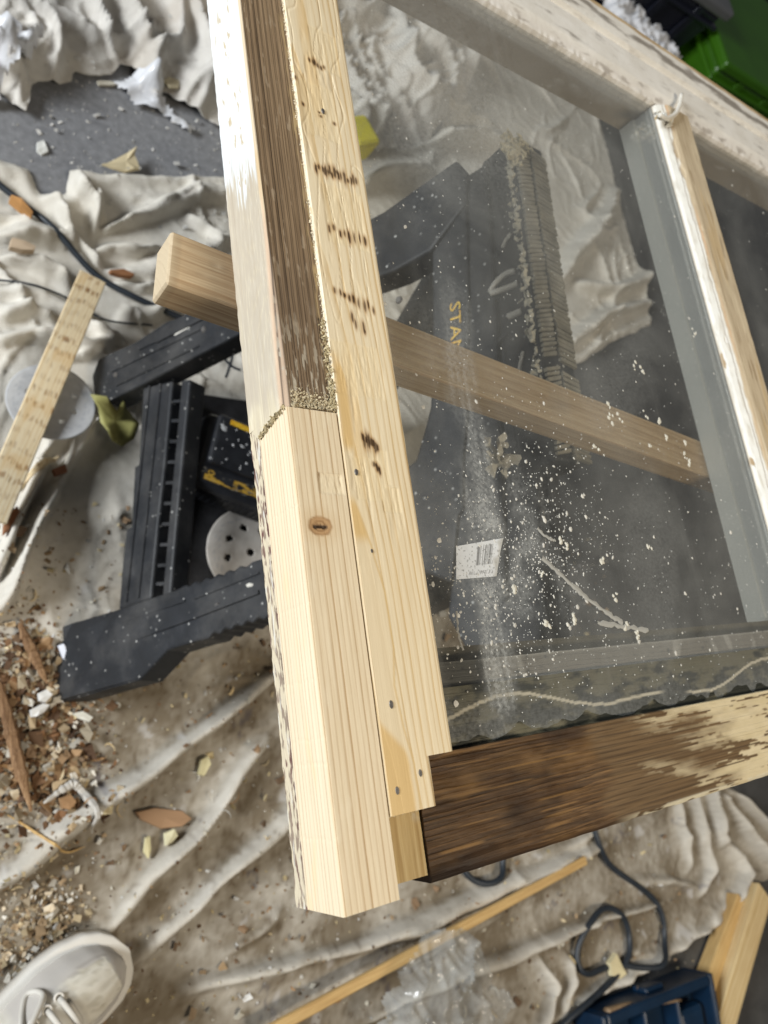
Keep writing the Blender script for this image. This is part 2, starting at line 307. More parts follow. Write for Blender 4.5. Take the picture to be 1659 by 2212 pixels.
PILE = [(0.0908,0.9286),(0.1783,0.9442),(0.1917,0.9245),(0.2092,0.9204),(0.2173,0.9558),(0.2296,0.9887),(0.2461,0.9894),(0.2628,0.99),(0.277,1.0089),(0.2832,1.0315),(0.3167,1.0363),(0.3427,1.0484),(0.3574,1.0759),(0.3741,1.0763),(0.3877,1.0429),(0.4105,1.0323),(0.4273,1.0474),(0.4551,1.0384),(0.4918,1.0289),(0.5431,1.0206),(0.6053,1.0073),(0.7053,1.0299),(0.8426,1.0873),(1.0008,1.1593),(1.2068,1.4127),(1.2387,1.627),(1.1087,1.7298),(0.8386,1.7019),(0.505,1.5536),(0.0866,1.2456)]
FOLDS = [  # (line, height, half width, lean)
 ([(0.157,-0.1254),(0.1991,-0.1064),(0.2354,-0.0791),(0.2849,-0.0555),(0.3408,-0.0297),(0.3915,-0.0026),(0.4608,0.0362),(0.546,0.0866)], .030, .016, .5),
 ([(0.2812,-0.1926),(0.3337,-0.1516),(0.383,-0.1192),(0.4229,-0.0909),(0.4596,-0.0503),(0.5052,-0.0128)], .024, .012, .6),
 ([(0.3178,-0.2348),(0.377,-0.2015),(0.4105,-0.1775),(0.4561,-0.1566),(0.5262,-0.1216),(0.5935,-0.0889)], .026, .015, .6),
 ([(0.3709,-0.2855),(0.4433,-0.2893),(0.5413,-0.2963),(0.6321,-0.3013),(0.7096,-0.3054),(0.8229,-0.2993),(0.966,-0.2907),(1.0885,-0.2818),(1.1602,-0.278)], .026, .016, .4),
 ([(0.584,-0.3458),(0.6743,-0.3429),(0.771,-0.3357),(0.8584,-0.3291),(0.9656,-0.3211)], .012, .012, .2),
 ([(0.6107,-0.3928),(0.6727,-0.3846),(0.7665,-0.3836),(0.903,-0.3918),(1.0155,-0.3891),(1.1099,-0.3923),(1.2807,-0.4075)], .022, .013, .5),
 ([(0.5028,-0.2259),(0.4735,-0.2462),(0.421,-0.259)], .010, .010, .3),
 ([(0.163,0.2216),(0.1733,0.247),(0.1926,0.295),(0.2129,0.3404),(0.2263,0.3694)], .046, .012, .3), ([(0.1678,0.1763),(0.1801,0.1985),(0.194,0.236),(0.2118,0.281),(0.2303,0.3188),(0.2398,0.3383)], .046, .012, .3),
 ([(0.2339,0.3304),(0.2619,0.3828),(0.2798,0.414),(0.2939,0.4464)], .028, .012, .3), ([(0.2122,0.3682),(0.2344,0.4013),(0.2539,0.4313)], .018, .010, .3),
 ([(0.2868,0.5943),(0.3138,0.5746),(0.3426,0.5652)], .022, .010, .3), ([(0.2303,0.7938),(0.2486,0.766),(0.2632,0.7399),(0.2681,0.7086)], .030, .010, .3), ([(0.2694,0.8432),(0.2808,0.8038),(0.3063,0.7845),(0.2992,0.7396)], .032, .010, .3), ([(0.3751,0.7981),(0.4132,0.8267),(0.4538,0.8622),(0.5109,0.8815)], .026, .009, .5), ([(0.3081,0.7454),(0.353,0.7745),(0.3966,0.8007)], .022, .009, .4),
 ([(0.1763,0.6637),(0.2102,0.6655),(0.249,0.6577),(0.2661,0.6433)], .026, .011, .4), ([(0.1765,0.6951),(0.22,0.7116),(0.2591,0.7084)], .026, .010, .4), ([(0.2968,0.7112),(0.3235,0.7227),(0.3645,0.722),(0.4004,0.7419)], .022, .010, .4), ([(0.1757,0.5756),(0.2102,0.5901),(0.2459,0.5834)], .024, .011, .4), ([(0.4516,0.8215),(0.4822,0.8044),(0.5043,0.7755)], .018, .009, .4), ([(0.3187,0.66),(0.3669,0.6623),(0.4265,0.6849)], .016, .009, .4),
 ([(0.1699,0.536),(0.2096,0.5512),(0.2452,0.556),(0.2883,0.5484),(0.3283,0.5744)], .024, .016, .4), ([(0.2628,0.5294),(0.288,0.5411),(0.314,0.5494)], .018, .009, .4),
 ([(0.1708,0.6957),(0.2122,0.7138),(0.2557,0.7205),(0.2942,0.712)], .022, .018, .4), ([(0.2258,0.7892),(0.2442,0.7677),(0.2599,0.7373),(0.2951,0.7005),(0.3065,0.688)], .024, .012, .3),
 ([(0.2721,0.8442),(0.2843,0.8091),(0.3041,0.7993),(0.3201,0.7717)], .030, .014, .2), ([(0.3665,0.7862),(0.4128,0.8196),(0.4707,0.8634),(0.5308,0.8854)], .022, .018, .4),
 ([(0.2681,0.8427),(0.306,0.8498),(0.4009,0.8733),(0.5335,0.9145),(0.6368,0.9508)], .018, .012, .2), ([(0.3197,0.6836),(0.3828,0.6919),(0.4617,0.7462),(0.523,0.7987)], .016, .02, .4),
 ([(0.1759,0.6106),(0.2225,0.6144),(0.271,0.5961),(0.3032,0.603)], .018, .016, .4), ([(0.3363,0.6025),(0.3858,0.6208),(0.4408,0.6735)], .02, .016, .4),
 ([(1.5337,-0.269),(1.5095,-0.3421),(1.5536,-0.3853),(1.5576,-0.4148),(1.5103,-0.4541),(1.4166,-0.4817),(1.2889,-0.4912),(1.1754,-0.4957),(1.067,-0.4941),(0.9611,-0.5034)], .026, .016, .3),
 ([(1.4618,-0.2311),(1.4349,-0.3184),(1.4384,-0.3834),(1.3985,-0.4192)], .026, .012, .5), ([(1.3934,-0.2377),(1.3817,-0.314),(1.3825,-0.3737)], .020, .011, .5),
 ([(1.522,-0.2317),(1.4899,-0.3239),(1.5016,-0.3557)], .034, .012, .5), ([(1.5538,-0.2603),(1.5912,-0.337),(1.6526,-0.4052),(1.7382,-0.4708)], .030, .012, .4),
 ([(1.5919,-0.2572),(1.6562,-0.3209),(1.7338,-0.4031)], .022, .010, .4), ([(1.2017,-0.3536),(1.3224,-0.3769),(1.4017,-0.4116)], .012, .012, .3),
 ([(0.9421,-0.4079),(0.9621,-0.4537),(0.937,-0.4855),(0.916,-0.5046)], .022, .012, .3), ([(1.011,-0.42),(1.0072,-0.4601),(0.9736,-0.4903)], .018, .010, .3),
 ([(1.1576,-0.2458),(1.0625,-0.2659),(0.9581,-0.2661)], .010, .012, .3),
 ([(0.9732,1.1487),(1.1548,1.2443),(1.4081,1.316)], .03, .02, .4), ([(1.3394,0.8869),(1.4616,1.02),(1.6207,1.1767),(1.7205,1.2976)], .035, .02, .5), ([(1.3462,0.7437),(1.5191,0.8646),(1.7654,0.9597)], .03, .018, .4),
 ([(1.4547,0.9399),(1.6026,0.9493),(1.8009,1.0543)], .03, .02, .4), ([(0.9539,1.3992),(1.0339,1.3347),(1.1705,1.316)], .03, .018, .4), ([(0.8047,0.9861),(0.8967,1.0623),(1.0188,1.1181)], .03, .018, .4)]
def ridged(x, y, seed, p=2.0):
    return np.clip(1 - np.abs(perlin(x, y, seed)) * 1.7, 0, 1) ** p
def folds_h(x, y):
    h = np.zeros(x.shape); wx = x + .004 * perlin(x * 12, y * 12, 91); wy = y + .004 * perlin(x * 12, y * 12, 92); neg = np.zeros(x.shape)
    for k, (pl, hh, w, lean) in enumerate(FOLDS):
        P = np.array(pl); m = (wx > P[:, 0].min() - .06) & (wx < P[:, 0].max() + .06) & (wy > P[:, 1].min() - .06) & (wy < P[:, 1].max() + .06)
        if not m.any(): continue
        d, s, t = polydist(wx[m], wy[m], pl); w2 = w * .74 * (1 + lean * .5 * s) * (1 + .3 * np.sin(t * 7 + k)); e = .15 + .85 * np.sin(np.clip(t * .98 + .01, 0, 1) * np.pi) ** .45; w2 = w2 * (.6 + .5 * e); e = e * (1 + .08 * np.sin(t * 17 + k * 2))
        h[m] = np.maximum(h[m], 1.2 * hh * e * (.85 * smooth(1.35, .1, d / w2) + .15 * smooth(3.2, .0, d / w2))); neg[m] += .10 * hh * np.exp(-((d - 2.0 * w) / w) ** 2)
    return h - neg
def creased(x, y, seed, f0, n, slope):
    """crumpled cloth: flat facets between sharp creases running in many directions"""
    r = np.random.default_rng(seed); h = np.zeros(x.shape)
    for i in range(n):
        a = r.uniform(0, np.pi); f = f0 * 1.22 ** i; t = (x * np.cos(a) + y * np.sin(a)) * f + r.random() + .55 * perlin(x * f * .45, y * f * .45, seed + 40 + i)
        u = np.abs(t - np.floor(t) - .5) * 2; h += np.sqrt(u * u + .006) * slope / (2 * f) * smooth(-.35, .35, perlin(x * f * .3 + 7, y * f * .3, seed + 60 + i))
    return h
def along(x, y, deg): c, s = math.cos(math.radians(deg)), math.sin(math.radians(deg)); return x * c + y * s, -x * s + y * c
OFFLINE = [(0.3173,0.7066),(0.2315,0.4757),(0.1531,0.2794)]
def thin(x, y, seed, f, ang, an, p, wp=.7):
    """long narrow wrinkles: a thin crest along the zero lines of a warped noise"""
    u, v = along(x, y, ang); w1 = perlin(x * f * .45, y * f * .45, seed + 1); w2 = perlin(x * f * .45 + 9, y * f * .45, seed + 2)
    return np.clip(1 - np.abs(perlin(u * f / an + wp * w1, v * f + wp * w2, seed)) * 1.9, 0, 1) ** p
def patch(x, y, f, seed, lo=-.15, hi=.35): return smooth(lo, hi, perlin(x * f, y * f, seed))
def main_h(x, y):
    low = smooth(.34, .16, y); up = smooth(.18, .40, y) * smooth(.020, .070, polydist(x, y, OFFLINE)[0])
    g = .004 + .003 * fbm(x * 4, y * 4, 5) + (1 - .7 * low) * .0016 * thin(x, y, 141, 26, 30, 2.5, 3) * patch(x, y, 6, 142) + (1 - .7 * low) * .0009 * thin(x, y, 145, 48, 80, 2, 2.5)
    g = g + low * (.010 * thin(x, y, 111, 6.5, 20, 3.5, 6) * patch(x, y, 4, 112) + .006 * thin(x, y, 121, 11, 8, 3, 5) * patch(x, y, 5, 122) + .003 * thin(x, y, 125, 18, 60, 2.5, 4) * patch(x, y, 6, 126))
    g = g + up * (.019 * thin(x, y, 151, 5.0, 35, 2.6, 8) * patch(x, y, 3.5, 152, -.3, .2) + .013 * thin(x, y, 155, 8, 110, 2.6, 8) * patch(x, y, 4, 156) + .006 * thin(x, y, 159, 14, 60, 2.8, 7) * patch(x, y, 5, 160) + .0022 * thin(x, y, 163, 28, 140, 2.5, 5))
    return np.maximum(g + folds_h(x, y), .0025)
def pile_h(x, y, sd):
    b = .004 + .034 * smooth(-.02, .10, sd); c = .055 * thin(x, y, 171, 5.5, 60, 1.6, 3.2) + .040 * thin(x, y, 175, 9.5, 120, 1.9, 4.5) + .018 * thin(x, y, 179, 17, 20, 2.2, 5) + .005 * thin(x, y, 183, 34, 80, 2.2, 5)
    return b + c * (.30 + .70 * smooth(.0, .05, sd))
def sheet(name, poly, step, hf, mat, paint, pad=.02, thick=0):
    P = np.array([p[:2] for p in poly]); x0, y0 = P.min(0) - pad; x1, y1 = P.max(0) + pad; x0 = max(x0, .08); x1 = min(x1, 1.75); y0 = max(y0, -.80); y1 = min(y1, 1.75)
    gx = np.arange(x0, x1, step); gy = np.arange(y0, y1, step); X, Y = np.meshgrid(gx, gy)
    d, _, _ = polydist(X, Y, list(poly) + [poly[0]]); ins = inpoly(X, Y, poly); sd = np.where(ins, d, -d) + .006 * perlin(X * 25, Y * 25, 3)
    Z = hf(X, Y, sd); nx, ny = len(gx), len(gy); keep = sd > 0
    # snap the cut edge onto the outline so that it is not stair-stepped
    gxx, gyy = np.gradient(sd, step)[1], np.gradient(sd, step)[0]; gn = np.hypot(gxx, gyy) + 1e-9
    near = (~keep) & (sd > -step * 1.5); X = np.where(near, X - sd * gxx / gn, X); Y = np.where(near, Y - sd * gyy / gn, Y)
    ok = keep | near; i, j = np.meshgrid(np.arange(ny - 1), np.arange(nx - 1), indexing='ij')
    q = np.stack([i * nx + j, i * nx + j + 1, (i + 1) * nx + j + 1, (i + 1) * nx + j], -1).reshape(-1, 4)
    q = q[ok.ravel()[q].all(1) & keep.ravel()[q].any(1)]; used = np.unique(q); re = -np.ones(nx * ny, int); re[used] = np.arange(len(used))
    V = np.stack([X.ravel(), Y.ravel(), Z.ravel()], -1)[used]; ov = paint(X, Y, Z).reshape(-1, 4)[used]
    o = mesh(name, V, (re[q], []), mat, ov=ov, smooth_=True)
    if thick:
        s = o.modifiers.new("thickness", 'SOLIDIFY'); s.thickness = thick; s.offset = -1
    return o
def main_sheet_h(x, y, sd):
    return main_h(x, y) * (.3 + .7 * smooth(0, .02, sd)) + .008 * np.exp(-((sd - .012) / .010) ** 2)
def main_paint(x, y, z):
    low = smooth(.36, .02, y + .10 * perlin(x * 4, y * 4, 71)); n = fbm(x * 11, y * 11, 72, 5); n2 = fbm(x * 95, y * 95, 74, 4)
    crest = smooth(.009, .022, z)
    dirt = low * (.80 + .8 * n + .35 * n2) * (1 - .70 * crest) * smooth(2.6, 1.3, x - .4 * y)
    spk = smooth(.16, .34, n2) * low * smooth(1.0, .55, x) * smooth(-.3, .2, n); blue = smooth(.62, .66, perlin(x * 16 + 3, y * 16, 77)) * smooth(.25, .4, n2 + .3) * low
    white = smooth(.36, .5, fbm(x * 20, y * 20, 79)) * .5 * smooth(.5, .2, y)
    return layers(x.shape, (np.clip(dirt * .93, 0, .92), (.175, .138, .090)), (spk * .45, (.12, .085, .055)), (white, (.62, .61, .60)), (blue * .35, (.05, .06, .12)))
def pile_paint(x, y, z):
    n = fbm(x * 9, y * 9, 81, 4); return layers(x.shape, (smooth(.12, .45, n) * .35, (.35, .28, .2)))
cloth = sheet("drop_cloth", MAIN, .0040, main_sheet_h, M['canvas'], main_paint)
tag(cloth, "stained canvas drop cloth with long folds spread under the sawhorse and shoe", "drop cloth")
pile = sheet("drop_cloth", PILE, .0042, pile_h, M['canvas2'], pile_paint, thick=.0015)
tag(pile, "pale canvas drop cloth bunched in a crumpled heap above the bare concrete", "drop cloth")
def ground(x, y):
    """surface height under a point: cloth or bare floor"""
    x = np.atleast_1d(np.asarray(x, float)); y = np.atleast_1d(np.asarray(y, float))
    m = inpoly(x, y, MAIN); p = inpoly(x, y, PILE); d, _, _ = polydist(x, y, list(PILE) + [PILE[0]])
    h = np.where(m, main_h(x, y), 0.0); return np.where(p, np.maximum(h, pile_h(x, y, d)), h)
def gz(x, y): return float(ground(x, y)[0])

# ------------------------------------------------------------------ window sash
SZ = .66   # underside of the sash
sash = thing("window_sash", "old wooden window sash with a fresh pine repair, resting on a batten", "window sash", (.2, 0.0, SZ))
XS, XD, XT0, XT1 = .1748, .2033, .2042, .2452     # outer side, block/trim joint, trim edges
ZT, ZS, ZB, ZO, ZK = .710, .7078, .6800, .6700, .7094                               # trim top, stile top

# --- old stile
def stile_prof(y):
    y_ = y; c = .0062 * float(smooth(.315, .155, y_)); top = ZS if y_ > .1485 else ZB - .0003
    if y_ <= .1485: c = 0.0
    pts = [(XS, ZO), (XS, top - max(c, .0008)), (XS + .0008 + c * .42, top), (XT0 + .0004, top), (.2465, top - .006 if y_ > .1485 else top), (.2465, SZ), (XS + .010, SZ)]
    return dense_n(pts, (62, 10, 60, 8, 6, 4, 4))
def dense_n(pts, ns):
    out = []
    for i, n in enumerate(ns):
        a = np.array(pts[i]); b = np.array(pts[(i + 1) % len(pts)]); out += [a + (b - a) * t for t in np.arange(n) / n]
    return np.array(out)
sy = np.concatenate([np.arange(-.0768, .1480, .0008), [.1484, .1486], np.arange(.1492, .52, .0008), np.linspace(.522, .618, 12)])
def stile_disp(a, l, z):
    side = smooth(XS + .0012, XS + .0004, a); top = smooth(ZS - .0006, ZS - .0001, z) * smooth(XS + .001, XS + .002, a)
    gr = np.abs(perlin(a * 420, l * 6, 101)); d = -.00025 * gr * top
    rag = smooth(.006, .0, z - ZO) * .0003 * perlin(l * 160, z * 300, 103)
    low = (l < .1485) * side * (.0006 * fbm(l * 90, z * 500, 105) - .0003)
    return d + rag * side + low
def stile_paint(a, l, z):
    sh = a.shape; side = smooth(XS + .0018, XS + .0009, a); top = 1 - side
    up = (l > .1485) * 1.0
    n = fbm(l * 55, z * 420, 111, 4); n2 = fbm(l * 30, z * 160, 113, 4); n3 = perlin(l * 16, z * 700, 115)
    # white paint on the outer edge ending in a ragged line, with worn cream flecks
    edge = .292 + .016 * n3 + .030 * n2 + .55 * (ZS - z - .02) * smooth(.0, .03, ZS - z)
    wht = side * up * smooth(edge - .010, edge + .006, l + .006 * n)
    fl = smooth(.30, .36, fbm(l * 70 + z * 60, z * 260, 117, 3)) * smooth(.0, .010, z - ZO) * smooth(.016, .024, ZS - z + .012) 
    bare = side * up * (1 - smooth(edge - .003, edge + .003, l))
    gl = np.abs(perlin(l * 5, z * 900, 119)); greyw = smooth(.30, .22, np.abs(l - .255) / .1 * .25 + .08 * n2)
    sandy = smooth(-.1, .5, n)
    cham = up * smooth(.31, .28, l) * smooth(ZS - .0002, ZS - .0008, z) * smooth(XS + .0001, XS + .0012, a) * smooth(.0045, .004, a - XS)
    lowside = (l < .1485) * 1.0
    st = smooth(.02, .16, fbm(l * 110, z * 420, 121, 5) + .10 * smooth(ZB - .005, ZB - .001, z)); red = smooth(.05, .3, fbm(l * 14, z * 260, 123, 3))
    # top face: greyer and dustier towards the cut, with scraped putty
    pt = top * up * smooth(.215, .165, l) * smooth(.12, .22, fbm(a * 420, l * 70, 125, 4)); spots = top * up * smooth(.33, .40, fbm(a * 260, l * 60, 127, 3)) * .55
    dk = top * up * smooth(.5, .25, np.abs(l - .185) / .12) * .5
    tea = top * up * smooth(.2, .5, perlin(a * 60, l * 8, 129)) * .4
    rim = top * up * smooth(.1995, .2025, a) * smooth(-.1, .3, perlin(a * 700, l * 60, 131)) * .8
    return layers(sh, (bare, np.array([.60, .52, .37])), (bare * sandy * .7, (.74, .67, .50)), (bare * greyw * .6 * smooth(.0, .25, gl + .12), (.40, .345, .29)), (bare * smooth(.45, .7, gl) * .45, (.40, .32, .22)),
                  (wht * .96, (.70, .715, .705)), (wht * fl * .95, (.52, .42, .27)), (wht * smooth(.05, .4, fbm(l * 18, z * 120, 118, 4)) * .35, (.60, .58, .52)), (side * up * smooth(.0018, .0006, ZS - z) * .8, (.62, .47, .28)), (cham, np.stack([.58 + .08 * n, .42 + .06 * n, .29 + .04 * n], -1)),
                  (lowside, (.58, .50, .36)), (lowside * st * .8, (.19, .13, .10)), (lowside * st * red * .9, (.12, .045, .04)), (lowside * smooth(.25, .4, n) * .8, (.62, .60, .54)),
                  (dk * .6, (.09, .062, .042)), (tea * .6, (.28, .2, .12)), (top * up * smooth(.26, .06, np.abs(((a + .0009 * perlin(l * 6, a * 0, 126)) / .0033) % 1 - .5) * 2) * .85, (.040, .025, .015)), (spots * .7, (.42, .34, .24)), (pt, (.40, .35, .27)), (rim, (.42, .31, .16)))
def stile_warp(P):
    P = P.copy(); l = P[..., 1]; P[..., 1] -= .0058 * smooth(.158, .1486, l) * (l > .1485) * smooth(ZS - .002, ZB, P[..., 2]) * (P[..., 2] > ZB - .002); return P
extrude("stile", stile_prof, sy, M['stile'], sash, 'y', stile_disp, stile_paint, stile_warp)

# --- repair block let into the outer corner
def ell(x, y, cx, cy, rx, ry): return np.hypot((x - cx) / rx, (y - cy) / ry)
KN = (0.1861,0.0882)
by = np.arange(-.0766, .1482, .0008)
bp = dense([(XS + .0002, ZB), (XS + .0002, ZK - .0006), (XS + .0012, ZK), (XD, ZK), (XD, ZB)], (.0007, .0007, .0007, .004, .006))
def block_disp(a, l, z):
    top = smooth(ZK - .0004, ZK, z); side = smooth(XS + .0012, XS + .0004, a)
    e = ell(a, l, KN[0], KN[1], .0062, .0045); crack = smooth(.0007, .0002, np.abs(l - KN[1] + .0004 + .0006 * perlin(a * 700, l * 0 + 2, 141))) * smooth(.0042, .003, np.abs(a - KN[0]))
    ch = smooth(1.0, .8, np.maximum(np.abs(a - GOUGE[0]) / .0075, np.abs(l - GOUGE[1]) / .0055)) 
    d = top * (-.0010 * crack - .0002 * smooth(1.2, .6, e) - ch * (.00035 + .0005 * np.abs(perlin(a * 900, l * 160, 143))))
    sc = np.zeros_like(a)
    for y0 in (.0185, .052, .098, -.017, -.0475, -.0065): sc += smooth(.0006, .0001, np.abs(l - y0 - .0012 * perlin(z * 300, l * 0 + y0 * 99, 145))) 
    return d - side * .00025 * sc + .00006 * fbm(a * 300 + z * 300, l * 40, 147, 3)
GOUGE = (0.195,0.1096)
def block_paint(a, l, z):
    top = smooth(ZK - .004, ZK - .003, z) * smooth(XS + .0006, XS + .0014, a); e = ell(a, l, KN[0] , KN[1], .0064, .0048) + .08 * perlin(a * 400, l * 400, 151)
    ring = np.abs(np.sin(e * 6.5)); core = smooth(1.15, .9, e) * top; halo = smooth(2.6, 1.0, e) * top
    crack = smooth(.0014, .0006, np.abs(l - KN[1] + .0004 + .0006 * perlin(a * 700, l * 0 + 2, 141))) * smooth(.0046, .0034, np.abs(a - KN[0])) * top
    ch = smooth(1.0, .85, np.maximum(np.abs(a - GOUGE[0]) / .0075, np.abs(l - GOUGE[1]) / .0055)) * top
    tick = ch * smooth(.25, .6, perlin(a * 800, l * 90, 153)) * smooth(.0, .006, l - GOUGE[1] + .003)
    pale = smooth(XS + .0012, XS + .0004, a); op = pale * smooth(.2, .5, fbm(l * 22, z * 90, 155)) 
    dust = smooth(.25, .5, fbm(a * 200, l * 40, 157)) * .25 * top
    return layers(a.shape, (pale * .15, (.82, .72, .55)), (op * .4, (.80, .58, .33)), (halo * .30, (.55, .38, .2)), (core, np.stack([.30 + .18 * ring, .17 + .13 * ring, .075 + .075 * ring], -1)), (crack * .95, (.025, .013, .008)), (ch * .5, (.78, .67, .47)), (tick * .95, (.22, .115, .045)), (dust, (.80, .72, .55)))
def block_warp(P):   # the upper end is sawn on a slant down the outer side
    t = smooth(.140, .1482, P[..., 1]); P = P.copy(); P[..., 1] -= t * .006 * smooth(ZS - .002, ZB, P[..., 2]); return P
extrude("repair_block", bp, by, M['dutch'], sash, 'y', block_disp, block_paint, block_warp)

# --- thin trim board on top, with a notched lower end
BURN = []
def row(p0, p1, n, ln, dens=.9):
    for t in np.linspace(0, 1, n):
        if rng.random() < dens: BURN.append((p0[0] + (p1[0] - p0[0]) * t + rng.normal(0, .0003), p0[1] + (p1[1] - p0[1]) * t + rng.normal(0, .0009), ln * .78 * math.exp(rng.normal(0, .35)), rng.uniform(.00055, .00095), rng.uniform(.75, 1.0)))
b_ = [(0.2166,0.3734),(0.2268,0.3736),(0.2107,0.2958),(0.2382,0.2964),(0.2115,0.2973),(0.2302,0.2967),(0.2145,0.2582),(0.2377,0.2568),(0.2123,0.2176),(0.2365,0.2142),(0.2215,0.2036),(0.2229,0.2011),(0.228,0.2011),(0.2284,0.1979),(0.2169,0.1364),(0.2253,0.1312),(0.2169,0.1344),(0.225,0.1327),(0.222,0.1218),(0.2254,0.1181),(0.2055,0.3542),(0.2059,0.3527),(0.208,0.3375),(0.2098,0.3351),(0.2185,0.3363),(0.2195,0.3345),(0.228,0.3365),(0.2284,0.3343)]
row(b_[0], b_[1], 6, .0026, .8); row(b_[2], b_[3], 14, .0040, 1); row(b_[4], b_[5], 5, .0026, 1); row(b_[6], b_[7], 8, .0034, 1); row(b_[8], b_[9], 9, .0038, 1); row(b_[10], b_[11], 2, .004, 1); row(b_[12], b_[13], 2, .004, 1)
row(b_[14], b_[15], 9, .0032, 1); row(b_[16], b_[17], 7, .0030, 1); row(b_[18], b_[19], 4, .0034, 1); row(b_[20], b_[21], 2, .002); row(b_[22], b_[23], 2, .002); row(b_[24], b_[25], 2, .0018); row(b_[26], b_[27], 2, .0018)
CHS = [(x, y, rx, ry) for (x, y), rx, ry in zip([(0.2183,0.1134),(0.2296,0.1031),(0.2192,0.1734),(0.2187,0.3374),(0.2284,0.3854),(0.226,0.2683),(0.2252,0.1201)], (.010, .006, .016, .012, .010, .014, .006), (.012, .007, .016, .020, .016, .02, .01))]
BND = [(0.2097,0.177),(0.2136,0.1594),(0.2139,0.1391),(0.2089,0.1212),(0.2084,0.0996),(0.2133,0.0787),(0.2177,0.0558),(0.2181,0.0291),(0.2156,0.0121),(0.2176,-0.0069),(0.2207,-0.0237),(0.2206,-0.0427)]
def trim_disp(a, l, z):
    top = smooth(ZT - .0005, ZT - .0001, z); m = np.zeros_like(a)
    for x, y, rx, ry in CHS: m = np.maximum(m, smooth(1.0, .86, np.maximum(np.abs(a - x) / rx, np.abs(l - y) / ry)))
    tear = smooth(.12, .42, fbm(a * 170, l * 26, 161, 4)) * smooth(.04, .12, l) * smooth(XT1 - .006, XT1 - .012, a)
    long = smooth(.05, .0, np.abs(perlin(a * 75, l * 7 + perlin(a * 40, l * 14, 164), 163))) * smooth(.15, .25, l)
    return top * (-.00030 * m * (.5 + np.abs(perlin(a * 1000, l * 70, 165))) - .00028 * tear - .00030 * long) + .00005 * fbm(a * 300, l * 20, 167, 3) + .00012 * perlin(l * 120, z * 300, 168) * (1 - top)
def trim_paint(a, l, z):
    top = smooth(ZT - .0030, ZT - .0020, z) * smooth(XT0, XT0 + .0006, a); d = np.zeros_like(a); hal = np.zeros_like(a)
    for x, y, ln, w, st_ in BURN:
        s = (np.abs(a - x) < .006) & (np.abs(l - y) < .012)
        if s.any():
            e = np.hypot((a[s] - x) / w, (l[s] - y) / ln); d[s] = np.maximum(d[s], st_ * smooth(1.2, .7, e)); hal[s] = np.maximum(hal[s], st_ * smooth(1.9, .8, np.hypot((a[s] - x) / (w * 1.5), (l[s] - y) / (ln * 1.05))))
    m = np.zeros_like(a)
    for x, y, rx, ry in CHS: m = np.maximum(m, smooth(1.0, .9, np.maximum(np.abs(a - x) / rx, np.abs(l - y) / ry)))
    yel = smooth(.05, .4, fbm(a * 45, l * 7, 171, 2)) * smooth(.230, .215, a); wht = smooth(.18, .42, fbm(a * 90, l * 14, 173, 3)) * smooth(.10, .2, l)
    edge = smooth(XT0 + .0010, XT0 + .0004, a); fuzz = smooth(-.5, .1, perlin(l * 330, z * 600, 175))
    FB = np.array(BND); bx_ = np.interp(-l, -FB[:, 1], FB[:, 0]) + .0006 * perlin(l * 60, a * 0, 178); fill = smooth(.0004, -.0006, a - bx_) * smooth(.186, .172, l + .01 * perlin(a * 200, l * 0, 179)); bline = smooth(.0009, .0003, np.abs(a - bx_)) * smooth(.105, .09, l); ltri = fill * np.maximum(np.maximum(smooth(.0, -.006, l + 1.1 * (a - .2042)) * smooth(.001, .004, bx_ - a), smooth(.004, .0, np.abs(a - .2085 - .02 * (l - .15)) - .0015) * smooth(.125, .132, l)), smooth(.0045, .003, a - XT0 - .25 * (.10 - l)) * smooth(.106, .098, l) * smooth(.078, .086, l))
    low = 1 - smooth(ZT - .0025, ZT - .001, z); lite = smooth(.3, .6, perlin(a * 60 + 9, l * 5, 177))
    return layers(a.shape, (yel * .45 * top, (.70, .46, .17)), (lite * .25 * top, (.80, .68, .46)), (wht * .45 * top, (.78, .68, .48)), (m * .35 * top, (.76, .62, .38)), (fill * .85 * top, (.72, .60, .405)), (ltri * .9 * top, (.64, .44, .19)), (bline * .6 * top, (.60, .41, .17)), (edge * fuzz * .7 * smooth(.13, .16, l), (.74, .68, .55)), (edge * .5 * smooth(.16, .13, l), (.40, .28, .13)),
                  (hal * .7 * top, (.38, .21, .08)), (d * .96 * top, (.04, .02, .01)), (low * .4 * smooth(.24, .2449, a), (.55, .40, .18)))
def trim_prof(x0, x1): return dense([(x0, ZS - .0008), (x0, ZT - .0006), (x0 + .0006, ZT), (x1 - .0016, ZT), (x1 - .0004, ZT - .0005), (x1, ZT - .0017), (x1, ZS - .006)], (.0008, .0004, .00055, .0004, .0004, .001, .004))
extrude("trim_board", trim_prof(XT0, XT1), np.concatenate([np.arange(-.0214, .47, .0007), np.linspace(.475, .529, 8)]), M['trim'], sash, 'y', trim_disp, trim_paint)
tb = extrude("trim_board", trim_prof(XT0, .2304), np.linspace(-.0434, -.0214, 32), M['trim'], sash, 'y', trim_disp, trim_paint); tb["label"] = "notched lower end of the pine trim board"

